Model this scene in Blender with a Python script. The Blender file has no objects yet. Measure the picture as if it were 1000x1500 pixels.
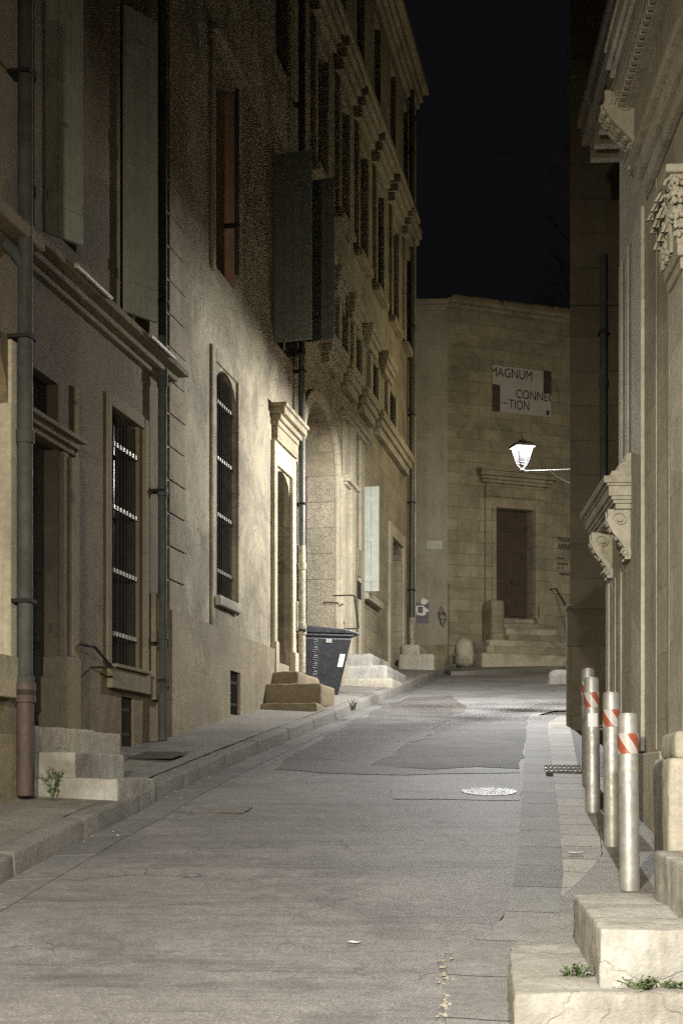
import bpy, bmesh, math, random
from mathutils import Vector, noise, Matrix
random.seed(7)
F = 2083.0; HZ = 1150.0
scene = bpy.context.scene
C = scene.collection
D = bpy.data

# ------------------------------------------------------------------ ground
def gz(Y):
    return -1.72 + .1465*Y - .000414*Y*Y
def G(px, py, dz=0.0):
    """ground point (plus dz) seen at a pixel"""
    k = (px-500)/F; m = (HZ-py)/F
    Y = 3.0; h0 = gz(Y)+dz-m*Y
    while Y < 70:
        Y2 = Y+.05; h = gz(Y2)+dz-m*Y2
        if h0 < 0 <= h:
            Y = Y + .05*(-h0)/(h-h0); break
        Y = Y2; h0 = h
    return Vector((k*Y, Y, gz(Y)+dz))
def interp(pts, y):
    if y <= pts[0][1]:
        a, b = pts[0], pts[1]
    elif y >= pts[-1][1]:
        a, b = pts[-2], pts[-1]
    else:
        for a, b in zip(pts, pts[1:]):
            if a[1] <= y <= b[1]: break
    return a[0]+(b[0]-a[0])*(y-a[1])/(b[1]-a[1])

# ------------------------------------------------------------------ mesh helper
class MB:
    def __init__(s): s.v = []; s.f = []
    def add(s, vs, fs):
        n = len(s.v); s.v += [tuple(p) for p in vs]; s.f += [tuple(i+n for i in f) for f in fs]
    def hexa(s, p):
        s.add(p, [(0,3,2,1),(4,5,6,7),(0,1,5,4),(1,2,6,5),(2,3,7,6),(3,0,4,7)])
    def box(s, x0,x1,y0,y1,z0,z1):
        x0,x1=sorted((x0,x1)); y0,y1=sorted((y0,y1)); z0,z1=sorted((z0,z1))
        s.hexa([(x0,y0,z0),(x1,y0,z0),(x1,y1,z0),(x0,y1,z0),(x0,y0,z1),(x1,y0,z1),(x1,y1,z1),(x0,y1,z1)])
    def lathe(s, prof, c=(0,0,0), n=20, lean=(0,0)):
        b = len(s.v); m = len(prof)
        for r, z in prof:
            for i in range(n):
                a = 2*math.pi*i/n
                s.v.append((c[0]+r*math.cos(a)+lean[0]*z, c[1]+r*math.sin(a)+lean[1]*z, c[2]+z))
        for j in range(m-1):
            for i in range(n):
                i2 = (i+1)%n
                s.f.append((b+j*n+i, b+j*n+i2, b+(j+1)*n+i2, b+(j+1)*n+i))
        s.f.append(tuple(b+i for i in range(n))[::-1]); s.f.append(tuple(b+(m-1)*n+i for i in range(n)))
    def tube(s, pts, r, n=8, r1=None):
        pts = [Vector(p) for p in pts]
        b = len(s.v); m = len(pts)
        up = Vector((0,0,1))
        for k, p in enumerate(pts):
            d = (pts[min(k+1,m-1)]-pts[max(k-1,0)]).normalized()
            a = d.cross(up)
            if a.length < .05: a = d.cross(Vector((1,0,0)))
            a.normalize(); c = d.cross(a)
            rr = r if r1 is None else r+(r1-r)*k/(m-1)
            for i in range(n):
                t = 2*math.pi*i/n
                s.v.append(tuple(p+a*rr*math.cos(t)+c*rr*math.sin(t)))
        for k in range(m-1):
            for i in range(n):
                i2=(i+1)%n
                s.f.append((b+k*n+i,b+k*n+i2,b+(k+1)*n+i2,b+(k+1)*n+i))
        s.f.append(tuple(b+i for i in range(n))[::-1]); s.f.append(tuple(b+(m-1)*n+i for i in range(n)))
    def prism(s, poly, a0, a1, axis='x'):
        """poly of (p,q) swept from a0 to a1: axis x -> (a,p,q); axis y -> (p,a,q); axis z -> (p,q,a)"""
        def pt(a,p,q):
            return (a,p,q) if axis=='x' else ((p,a,q) if axis=='y' else (p,q,a))
        n = len(poly)
        vs = [pt(a0,*q) for q in poly]+[pt(a1,*q) for q in poly]
        s.add(vs, [tuple(range(n))[::-1], tuple(range(n,2*n))]+[(i,(i+1)%n,n+(i+1)%n,n+i) for i in range(n)])
    def build(s, name, mat, parent=None, bevel=0, smooth=False, z=0.0):
        me = D.meshes.new(name); me.from_pydata(s.v, [], s.f)
        bm = bmesh.new(); bm.from_mesh(me)
        bmesh.ops.recalc_face_normals(bm, faces=bm.faces)
        bm.to_mesh(me); bm.free()
        if mat: me.materials.append(mat)
        o = D.objects.new(name, me); C.objects.link(o)
        if parent: o.parent = parent
        o.location.z = z
        if smooth:
            for p in me.polygons: p.use_smooth = True
            me.set_sharp_from_angle(angle=math.radians(40))
        if bevel:
            m = o.modifiers.new('b','BEVEL'); m.width = bevel; m.segments = 2; m.limit_method='ANGLE'; m.angle_limit=math.radians(35)
        return o

def split_build(mb, name, mat, parent=None, bevel=0, smooth=False, z=0.0):
    """one object for every group of touching shapes"""
    adj=list(range(len(mb.v)))
    def find(i):
        while adj[i]!=i: adj[i]=adj[adj[i]]; i=adj[i]
        return i
    for f in mb.f:
        a=find(f[0])
        for i in f[1:]: adj[find(i)]=a
    comp={}
    for i in range(len(mb.v)): comp.setdefault(find(i),[]).append(i)
    bb=[[min(mb.v[i][k] for i in c)-.004 for k in range(3)]+[max(mb.v[i][k] for i in c)+.004 for k in range(3)] for c in comp.values()]
    roots=list(comp); par=list(range(len(bb)))
    def f2(i):
        while par[i]!=i: i=par[i]
        return i
    for i in range(len(bb)):
        for j in range(i):
            if all(bb[i][k]<=bb[j][k+3] and bb[j][k]<=bb[i][k+3] for k in range(3)): par[f2(i)]=f2(j)
    lab={r:f2(n) for n,r in enumerate(roots)}
    groups={}
    for f in mb.f: groups.setdefault(lab[find(f[0])],[]).append(f)
    out=[]
    for fs in groups.values():
        m=MB(); mp={}
        for f in fs:
            for i in f:
                if i not in mp: mp[i]=len(m.v); m.v.append(mb.v[i])
            m.f.append(tuple(mp[i] for i in f))
        out.append(m.build(name,mat,parent,bevel,smooth,z))
    return out[0] if out else None

def tag(o, label, cat, group=None):
    o['label'] = label; o['category'] = cat
    if group: o['group'] = group
    return o
def structure(o, kind='structure'):
    o['kind'] = kind; return o
def empty(name, label, cat, loc=(0,0,0), rz=0, group=None):
    o = D.objects.new(name, None); C.objects.link(o); o.location = loc; o.rotation_euler=(0,0,rz)
    return tag(o, label, cat, group)

def rough(name, mat, boxes, parent=None, amp=.012, cell=.07, round_=.03, z=0.0, seed=0):
    """weathered stone blocks: rounded and displaced boxes. boxes: list of 8-corner lists or (x0,x1,y0,y1,z0,z1)"""
    allbm = bmesh.new()
    me_tmp = D.meshes.new('tmp')
    for bi, b in enumerate(boxes):
        bm = bmesh.new()
        if len(b) == 6:
            x0,x1,y0,y1,z0,z1 = b
            p = [(x0,y0,z0),(x1,y0,z0),(x1,y1,z0),(x0,y1,z0),(x0,y0,z1),(x1,y0,z1),(x1,y1,z1),(x0,y1,z1)]
        else: p = b
        vs = [bm.verts.new(q) for q in p]
        for f in [(0,3,2,1),(4,5,6,7),(0,1,5,4),(1,2,6,5),(2,3,7,6),(3,0,4,7)]: bm.faces.new([vs[i] for i in f])
        bmesh.ops.recalc_face_normals(bm, faces=bm.faces)
        bmesh.ops.bevel(bm, geom=bm.edges[:], offset=round_, segments=2, profile=.6, affect='EDGES')
        for it in range(5):
            es = [e for e in bm.edges if e.calc_length() > cell]
            if not es: break
            bmesh.ops.subdivide_edges(bm, edges=es, cuts=1, use_grid_fill=True)
        bm.normal_update()
        off = Vector((bi*3.1+seed, seed*1.7, 0))
        for v in bm.verts:
            q = v.co+off
            d = noise.noise(q*3.0)*amp*.6 + noise.noise(q*13)*amp*.5 + noise.noise(q*31)*amp*.25
            c = noise.noise(q*2.1+Vector((9,3,1)))
            if c > .38: d -= (c-.38)*amp*3
            v.co += v.normal*d
        bm.to_mesh(me_tmp); bm.free(); allbm.from_mesh(me_tmp)
    me = D.meshes.new(name); allbm.to_mesh(me); allbm.free()
    me.materials.append(mat)
    for pl in me.polygons: pl.use_smooth = True
    o = D.objects.new(name, me); C.objects.link(o)
    if parent: o.parent = parent
    o.location.z = z
    return o

# ------------------------------------------------------------------ materials
def nodes(name):
    m = D.materials.new(name); m.use_nodes = True
    nt = m.node_tree; b = nt.nodes['Principled BSDF']
    return m, nt, b
def N(nt, t, **k):
    n = nt.nodes.new(t)
    for a, v in k.items():
        if a in ('operation','blend_type','data_type','wave_type','feature','musgrave_type','noise_dimensions','interpolation_type'): setattr(n, a, v)
        else: n.inputs[a].default_value = v
    return n
def mixc(nt, fac, a, b, mode='MIX'):
    n = nt.nodes.new('ShaderNodeMix'); n.data_type='RGBA'; n.blend_type = mode
    for s, v in ((n.inputs[0],fac),(n.inputs[6],a),(n.inputs[7],b)):
        if hasattr(v, 'links') or isinstance(v, bpy.types.NodeSocket): nt.links.new(v, s)
        else: s.default_value = v if not isinstance(v, tuple) else (*v,1)
    return n.outputs[2]
def ramp(nt, src, lo, hi, a=0.0, b=1.0):
    n = nt.nodes.new('ShaderNodeMapRange'); n.inputs[1].default_value=lo; n.inputs[2].default_value=hi
    n.inputs[3].default_value=a; n.inputs[4].default_value=b
    nt.links.new(src, n.inputs[0]); return n.outputs[0]
def coords(nt, swap=False, scale=(1,1,1)):
    tc = nt.nodes.new('ShaderNodeTexCoord')
    mp = nt.nodes.new('ShaderNodeMapping'); mp.inputs['Scale'].default_value = scale
    src = tc.outputs['Object']
    if swap:
        sx = nt.nodes.new('ShaderNodeSeparateXYZ'); cx = nt.nodes.new('ShaderNodeCombineXYZ')
        nt.links.new(src, sx.inputs[0]); nt.links.new(sx.outputs[0], cx.inputs[0]); nt.links.new(sx.outputs[2], cx.inputs[1]); nt.links.new(sx.outputs[1], cx.inputs[2])
        src = cx.outputs[0]
    nt.links.new(src, mp.inputs[0]); return mp.outputs[0]
def tex(nt, vec, scale, detail=5, rough_=.6, dist=0.0):
    n = nt.nodes.new('ShaderNodeTexNoise'); n.inputs['Scale'].default_value=scale; n.inputs['Detail'].default_value=detail
    n.inputs['Roughness'].default_value=rough_; n.inputs['Distortion'].default_value=dist
    nt.links.new(vec, n.inputs['Vector']); return n.outputs[0]

def stone(name, a, b, dirt=(.10,.085,.065), blocks=None, mortar=.006, streak=.5, bump=.5, seam=(.12,.10,.08), pit=0.0, rgh=.9, stain=.5, crack=0.0, patches=0.0):
    m, nt, bs = nodes(name)
    v = coords(nt, True); vs = coords(nt, True, (4.5,.5,4.5))
    col = mixc(nt, ramp(nt, tex(nt, v, 1.3, 6, .65), .35,.65), a, b)
    col = mixc(nt, ramp(nt, tex(nt, v, 17, 7, .85), .40,.60,0,.75), col, tuple(x*.62 for x in a))
    sm = N(nt,'ShaderNodeMath',operation='MULTIPLY'); nt.links.new(ramp(nt, tex(nt, vs, 1.2, 6, .75, .5), .44,.66,0,streak), sm.inputs[0]); nt.links.new(ramp(nt, tex(nt, v, .9, 4, .6), .4,.6,.15,1), sm.inputs[1])
    col = mixc(nt, sm.outputs[0], col, dirt)
    if patches:
        col = mixc(nt, ramp(nt, tex(nt, coords(nt, True, (1,.7,1)), .55, 8, .7, .8), .52,.545,0,patches), col, tuple(min(1,x*1.5) for x in a))
        col = mixc(nt, ramp(nt, tex(nt, coords(nt, True, (1.3,.9,1)), .8, 8, .7, 1.2), .56,.58,0,patches), col, tuple(x*.5 for x in a))
    col = mixc(nt, ramp(nt, tex(nt, v, .75, 7, .75, .6), .46,.66,0,stain), col, dirt)
    h = tex(nt, v, 45, 5, .75); h2 = tex(nt, v, 6, 6, .65)
    ad = N(nt,'ShaderNodeMath',operation='MULTIPLY_ADD'); nt.links.new(h2, ad.inputs[0]); ad.inputs[1].default_value=1.6; nt.links.new(h, ad.inputs[2])
    hh = ad.outputs[0]
    if pit:
        vo = nt.nodes.new('ShaderNodeTexVoronoi'); vo.inputs['Scale'].default_value=34
        nv = tex(nt, v, 9, 4, .6)
        dv = nt.nodes.new('ShaderNodeVectorMath'); dv.operation='MULTIPLY_ADD'
        nt.links.new(nt.nodes[-1].outputs[0] if False else v, dv.inputs[0]); dv.inputs[1].default_value=(1,2.2,1)
        cmb = nt.nodes.new('ShaderNodeCombineXYZ'); nt.links.new(nv, cmb.inputs[0]); nt.links.new(nv, cmb.inputs[1]); nt.links.new(cmb.outputs[0], dv.inputs[2])
        nt.links.new(dv.outputs[0], vo.inputs['Vector'])
        p = ramp(nt, vo.outputs['Distance'], .0,.35)
        sb = N(nt,'ShaderNodeMath',operation='MULTIPLY_ADD'); nt.links.new(p, sb.inputs[0]); sb.inputs[1].default_value=pit; nt.links.new(hh, sb.inputs[2]); hh = sb.outputs[0]
    if crack:
        vc = nt.nodes.new('ShaderNodeTexVoronoi'); vc.feature='DISTANCE_TO_EDGE'; vc.inputs['Scale'].default_value=1.3
        nd = nt.nodes.new('ShaderNodeVectorMath'); nd.operation='MULTIPLY_ADD'; nz = nt.nodes.new('ShaderNodeTexNoise'); nz.inputs['Scale'].default_value=2.6; nz.inputs['Detail'].default_value=6
        nt.links.new(v, nz.inputs['Vector']); nt.links.new(nz.outputs['Color'], nd.inputs[0]); nd.inputs[1].default_value=(.7,.7,.7); nt.links.new(v, nd.inputs[2]); nt.links.new(nd.outputs[0], vc.inputs['Vector'])
        cm = N(nt,'ShaderNodeMath',operation='MULTIPLY'); nt.links.new(ramp(nt, vc.outputs['Distance'], .002,.012,1,0), cm.inputs[0]); nt.links.new(ramp(nt, tex(nt,v,1.1,4), .44,.56,0,crack), cm.inputs[1])
        col = mixc(nt, cm.outputs[0], col, tuple(x*.5 for x in dirt))
        c2 = N(nt,'ShaderNodeMath',operation='MULTIPLY_ADD'); nt.links.new(cm.outputs[0], c2.inputs[0]); c2.inputs[1].default_value=-1.5; nt.links.new(hh, c2.inputs[2]); hh = c2.outputs[0]
    if blocks:
        br = nt.nodes.new('ShaderNodeTexBrick'); br.inputs['Scale'].default_value=1
        br.inputs['Brick Width'].default_value=blocks[0]; br.inputs['Row Height'].default_value=blocks[1]
        br.inputs['Mortar Size'].default_value=mortar; br.inputs['Mortar Smooth'].default_value=.3; br.offset=.5
        br.inputs['Color1'].default_value=(1,1,1,1); br.inputs['Color2'].default_value=(.74,.74,.74,1); br.inputs['Mortar'].default_value=(.9,.9,.9,1)
        wob = nt.nodes.new('ShaderNodeVectorMath'); wob.operation='MULTIPLY_ADD'
        cm = nt.nodes.new('ShaderNodeCombineXYZ'); nw = tex(nt, v, 5, 3)
        nt.links.new(nw, cm.inputs[0]); nt.links.new(nw, cm.inputs[1]); nt.links.new(cm.outputs[0], wob.inputs[0]); wob.inputs[1].default_value=(.012,.012,0); nt.links.new(v, wob.inputs[2])
        nt.links.new(wob.outputs[0], br.inputs['Vector'])
        col = mixc(nt, .8, col, br.outputs['Color'], 'MULTIPLY')
        sf = N(nt,'ShaderNodeMath',operation='MULTIPLY'); nt.links.new(br.outputs['Fac'], sf.inputs[0])
        nt.links.new(ramp(nt, tex(nt,v,2.2,4,.6), .35,.6,.15,.9), sf.inputs[1])
        col = mixc(nt, sf.outputs[0], col, seam)
        s2 = N(nt,'ShaderNodeMath',operation='MULTIPLY_ADD'); nt.links.new(sf.outputs[0], s2.inputs[0]); s2.inputs[1].default_value=-1.2; nt.links.new(hh, s2.inputs[2]); hh = s2.outputs[0]
    bp = nt.nodes.new('ShaderNodeBump'); bp.inputs['Strength'].default_value=bump; bp.inputs['Distance'].default_value=.012
    nt.links.new(hh, bp.inputs['Height']); nt.links.new(bp.outputs[0], bs.inputs['Normal'])
    nt.links.new(col, bs.inputs['Base Color']); bs.inputs['Roughness'].default_value = rgh
    bs.inputs['Specular IOR Level'].default_value=.25
    return m
def simple(name, a, b=None, rgh=.6, metal=0, sc=6, bump=.1, streak=0, spec=.5, bsc=60):
    m, nt, bs = nodes(name)
    v = coords(nt); b = b or tuple(x*.7 for x in a)
    col = mixc(nt, ramp(nt, tex(nt, v, sc, 6, .65), .35,.65), a, b)
    if streak:
        col = mixc(nt, ramp(nt, tex(nt, coords(nt, False, (14,14,1)), 1.3, 5, .7), .5,.7,0,streak), col, tuple(x*.35 for x in a))
    nt.links.new(col, bs.inputs['Base Color'])
    nt.links.new(ramp(nt, tex(nt, v, sc*3, 4), .3,.7, max(.05,rgh-.12), min(1,rgh+.12)), bs.inputs['Roughness'])
    bs.inputs['Metallic'].default_value=metal; bs.inputs['Specular IOR Level'].default_value=spec
    if bump:
        bp = nt.nodes.new('ShaderNodeBump'); bp.inputs['Strength'].default_value=bump; bp.inputs['Distance'].default_value=.004
        nt.links.new(tex(nt, v, bsc, 4, .7), bp.inputs['Height']); nt.links.new(bp.outputs[0], bs.inputs['Normal'])
    return m
def asphalt(name, a, b, speck=.35, sc=1.0, dark=(.03,.03,.03), rgh=.72, cracks=.75, streaks=.25):
    m, nt, bs = nodes(name)
    v = coords(nt)
    col = mixc(nt, ramp(nt, tex(nt, v, .7, 7, .7), .35,.65), a, b)
    col = mixc(nt, ramp(nt, tex(nt, v, 75*sc, 4, .9), .40,.60,0,.9), col, tuple(x*.42 for x in a))
    vo = nt.nodes.new('ShaderNodeTexVoronoi'); vo.inputs['Scale'].default_value=95*sc; nt.links.new(v, vo.inputs['Vector'])
    sr = nt.nodes.new('ShaderNodeSeparateColor'); nt.links.new(vo.outputs['Color'], sr.inputs[0])
    pk = ramp(nt, sr.outputs[0], .86,.9,0,1)
    dd = ramp(nt, vo.outputs['Distance'], .25,.4,1,0)
    mm = N(nt,'ShaderNodeMath',operation='MULTIPLY'); nt.links.new(pk,mm.inputs[0]); nt.links.new(dd,mm.inputs[1])
    col = mixc(nt, mm.outputs[0], col, (speck,speck*.97,speck*.9))
    # worn dark streaks across the carriageway
    vs = coords(nt, False, (.6,4.5,1))
    col = mixc(nt, ramp(nt, tex(nt, vs, 1.0, 8, .75, .4), .50,.68,0,.6), col, dark)
    col = mixc(nt, ramp(nt, tex(nt, v, .45, 8, .72, .5), .5,.6,0,.5), col, dark)
    col = mixc(nt, ramp(nt, tex(nt, v, 9, 6, .8), .45,.65,0,.4), col, dark)
    col = mixc(nt, ramp(nt, tex(nt, coords(nt, False, (1.1,14,1)), 1.0, 4, .6, .2), .60,.64,0,streaks), col, tuple(x*.3 for x in dark))
    # cracks
    if cracks:
        vc = nt.nodes.new('ShaderNodeTexVoronoi'); vc.feature='DISTANCE_TO_EDGE'; vc.inputs['Scale'].default_value=.8
        nd = nt.nodes.new('ShaderNodeVectorMath'); nd.operation='MULTIPLY_ADD'; nz = nt.nodes.new('ShaderNodeTexNoise'); nz.inputs['Scale'].default_value=2.2; nz.inputs['Detail'].default_value=6
        nt.links.new(v, nz.inputs['Vector']); nt.links.new(nz.outputs['Color'], nd.inputs[0]); nd.inputs[1].default_value=(.9,.9,.9); nt.links.new(v, nd.inputs[2]); nt.links.new(nd.outputs[0], vc.inputs['Vector'])
        ck = ramp(nt, vc.outputs['Distance'], .001,.010,1,0)
        cm = N(nt,'ShaderNodeMath',operation='MULTIPLY'); nt.links.new(ck,cm.inputs[0]); nt.links.new(ramp(nt, tex(nt,v,.5,3), .47,.56,0,cracks), cm.inputs[1])
        col = mixc(nt, cm.outputs[0], col, (.02,.02,.02))
    nt.links.new(col, bs.inputs['Base Color'])
    bp = nt.nodes.new('ShaderNodeBump'); bp.inputs['Strength'].default_value=.5; bp.inputs['Distance'].default_value=.004
    ad = N(nt,'ShaderNodeMath',operation='ADD'); nt.links.new(tex(nt,v,110*sc,3,.8), ad.inputs[0]); nt.links.new(ramp(nt, tex(nt,v,5,6),0,1,0,4), ad.inputs[1])
    nt.links.new(ad.outputs[0], bp.inputs['Height']); nt.links.new(bp.outputs[0], bs.inputs['Normal'])
    bs.inputs['Roughness'].default_value=rgh; bs.inputs['Specular IOR Level'].default_value=.3
    return m
def glass(name, c=(.015,.018,.018)):
    m, nt, bs = nodes(name); bs.inputs['Base Color'].default_value=(*c,1); bs.inputs['Roughness'].default_value=.12
    return m

M = {}
M['limeC'] = stone('limestone warm', (.44,.38,.255),(.32,.275,.18), blocks=(.85,.36), streak=.55, bump=.7, stain=.55)
M['limeC2'] = stone('limestone trim', (.50,.445,.32),(.38,.34,.245), streak=.45, bump=.6, stain=.4)
M['pitted'] = stone('pitted limestone', (.50,.44,.32),(.40,.35,.25), blocks=(.7,.42), streak=.2, bump=1.0, pit=-2.6, stain=.3)
M['plastB'] = stone('old lime plaster', (.37,.325,.23),(.27,.24,.165), streak=.7, bump=.7, stain=.8, crack=.4, patches=.22)
M['plinthB'] = stone('plaster plinth', (.29,.245,.16),(.20,.168,.11), patches=.22, crack=.3, streak=.6, bump=.6, stain=.5)
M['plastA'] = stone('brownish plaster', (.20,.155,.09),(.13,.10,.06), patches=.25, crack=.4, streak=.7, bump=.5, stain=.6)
M['trimA'] = stone('painted stone trim', (.25,.205,.13),(.19,.155,.10), streak=.5, bump=.4, stain=.5)
M['creamN'] = stone('cream stone', (.52,.46,.33),(.43,.38,.27), streak=.4, bump=.4, stain=.35)
M['museum'] = stone('pale ashlar', (.62,.575,.46),(.52,.48,.38), blocks=(1.15,.44), mortar=.004, streak=.4, bump=.35, stain=.3, seam=(.22,.19,.14))
M['museum2'] = stone('pale carved stone', (.60,.555,.445),(.48,.44,.35), streak=.45, bump=.5, stain=.4)
M['wing'] = stone('dark ashlar', (.19,.16,.105),(.14,.115,.075), blocks=(.9,.42), streak=.6, bump=.5, stain=.6, seam=(.06,.05,.04))  # overall dark stone tone for the recessed bay, the block and the side house
M['far'] = stone('rubble ashlar', (.42,.37,.265),(.33,.29,.205), blocks=(.62,.30), streak=.35, bump=.8, stain=.6, seam=(.15,.12,.08))
M['plaster'] = stone('grey render', (.40,.36,.29),(.33,.30,.24), streak=.3, bump=.8, stain=.3)
M['step'] = stone('worn step stone', (.50,.46,.37),(.40,.36,.28), streak=.4, bump=.6, stain=.8, crack=.35, dirt=(.15,.13,.10))
M['stepW'] = stone('white worn stone', (.47,.455,.42),(.35,.335,.30), streak=.8, bump=.7, stain=1.0, dirt=(.17,.155,.125), crack=.25)
M['stepB'] = stone('brown worn stone', (.25,.20,.125),(.19,.15,.095), streak=.4, bump=.8, stain=.5)
M['kerb'] = stone('kerb stone', (.25,.235,.21),(.18,.17,.155), streak=.2, bump=.9, stain=.5, dirt=(.09,.085,.075))
M['road'] = asphalt('old asphalt', (.28,.266,.262),(.185,.175,.172), dark=(.06,.058,.056))
M['road2'] = asphalt('newer asphalt', (.20,.195,.20),(.15,.147,.155), speck=.5, cracks=0, rgh=.85)
M['road4'] = asphalt('pale asphalt', (.30,.295,.30),(.25,.245,.25), speck=.5, cracks=0)
M['road3'] = asphalt('dark asphalt', (.16,.15,.138),(.105,.098,.09), speck=.35, cracks=.8, streaks=.9)
M['pave'] = asphalt('pavement asphalt', (.29,.27,.235),(.22,.205,.18), speck=.4, sc=.8, dark=(.09,.085,.075))
M['ground'] = asphalt('outer ground', (.12,.115,.11),(.09,.086,.08))
M['wood'] = simple('dark brown wood', (.065,.042,.030),(.042,.028,.020), rgh=.6, sc=5, bump=.5)
M['woodD'] = simple('grey green door paint', (.045,.05,.045),(.03,.034,.03), rgh=.5)
M['glass'] = glass('dark window glass')
M['iron'] = simple('black iron', (.018,.018,.018),(.03,.023,.02), rgh=.8, metal=.0, spec=.15)
M['ironW'] = simple('pale iron collar', (.28,.27,.24), rgh=.5)
M['shutA'] = simple('grey green shutter paint', (.36,.37,.31),(.29,.30,.25), rgh=.6, streak=.3)
M['shutB'] = simple('dark green shutter paint', (.17,.18,.15),(.13,.14,.115), rgh=.5, streak=.2)
M['shutC'] = simple('pale grey shutter paint', (.44,.455,.40),(.36,.375,.33), rgh=.5, streak=.2)
M['pipeD'] = simple('dark downpipe', (.055,.055,.045),(.04,.04,.035), rgh=.5, streak=.3)
M['pipeG'] = simple('zinc downpipe', (.075,.078,.068),(.045,.047,.04), rgh=.75, metal=.0, spec=.2, streak=.6)
M['pipeR'] = simple('rusty cast iron pipe', (.075,.05,.036),(.05,.035,.026), rgh=.75, streak=.5)
M['pipeW'] = simple('flaking painted pipe', (.40,.37,.29),(.16,.14,.10), rgh=.6, sc=14)
M['red'] = simple('faded pink shutter paint', (.48,.29,.20),(.36,.21,.15), rgh=.7, sc=3)
M['binD'] = simple('dark plastic', (.026,.028,.032),(.02,.021,.025), rgh=.45, bump=.05)
M['paper'] = simple('white sticker', (.75,.75,.72),(.65,.65,.62), rgh=.6)
M['tagW'] = simple('silver tag paint', (.40,.42,.38), rgh=.5)
M['ink'] = simple('black paint', (.018,.018,.018), rgh=.6)
M['steel'] = simple('scuffed galvanised steel', (.42,.41,.38),(.26,.25,.23), rgh=.5, metal=.45, sc=11, streak=.3)
M['banner'] = simple('pale printed banner', (.40,.375,.36),(.36,.34,.325), rgh=.7, sc=2)
M['bred'] = simple('dark photo print', (.075,.048,.042),(.04,.032,.03), rgh=.7, sc=5)
M['plaque'] = simple('enamel plaque', (.36,.36,.32), rgh=.4)
M['blueP'] = simple('purple grey poster paper', (.12,.11,.13),(.16,.15,.17), rgh=.7)
M['leaf'] = simple('weed leaf', (.085,.12,.045),(.055,.08,.03), rgh=.6, sc=20)
M['bark'] = simple('bare bark', (.22,.21,.13),(.14,.13,.08), rgh=.9)
M['iron_cover'] = simple('worn metal cover', (.24,.24,.24),(.15,.15,.15), rgh=.6, metal=.2, sc=9, bump=.1)
M['lampmetal'] = simple('dark lantern metal', (.035,.036,.038), rgh=.7, metal=.0, spec=.1)
M['roof'] = simple('old roof tile', (.20,.13,.09),(.14,.09,.06), rgh=.9)
# red-white retro-reflective band with diagonal stripes
def stripes():
    m, nt, bs = nodes('red white diagonal band')
    tc = nt.nodes.new('ShaderNodeTexCoord'); sx = nt.nodes.new('ShaderNodeSeparateXYZ'); nt.links.new(tc.outputs['Object'], sx.inputs[0])
    at = N(nt,'ShaderNodeMath',operation='ARCTAN2'); nt.links.new(sx.outputs[1], at.inputs[0]); nt.links.new(sx.outputs[0], at.inputs[1])
    ml = N(nt,'ShaderNodeMath',operation='MULTIPLY'); nt.links.new(at.outputs[0], ml.inputs[0]); ml.inputs[1].default_value = 3/(2*math.pi)
    mz = N(nt,'ShaderNodeMath',operation='MULTIPLY_ADD'); nt.links.new(sx.outputs[2], mz.inputs[0]); mz.inputs[1].default_value = 6.2; nt.links.new(ml.outputs[0], mz.inputs[2])
    fr = N(nt,'ShaderNodeMath',operation='FRACT'); nt.links.new(mz.outputs[0], fr.inputs[0])
    gt = N(nt,'ShaderNodeMath',operation='GREATER_THAN'); nt.links.new(fr.outputs[0], gt.inputs[0]); gt.inputs[1].default_value=.5
    v = coords(nt)
    c = mixc(nt, gt.outputs[0], (.42,.40,.37), (.27,.065,.035))
    c = mixc(nt, ramp(nt, tex(nt, v, 60, 4), .62,.7,0,.6), c, (.3,.28,.26))
    nt.links.new(c, bs.inputs['Base Color']); bs.inputs['Roughness'].default_value=.4
    return m
M['stripe'] = stripes()
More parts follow.
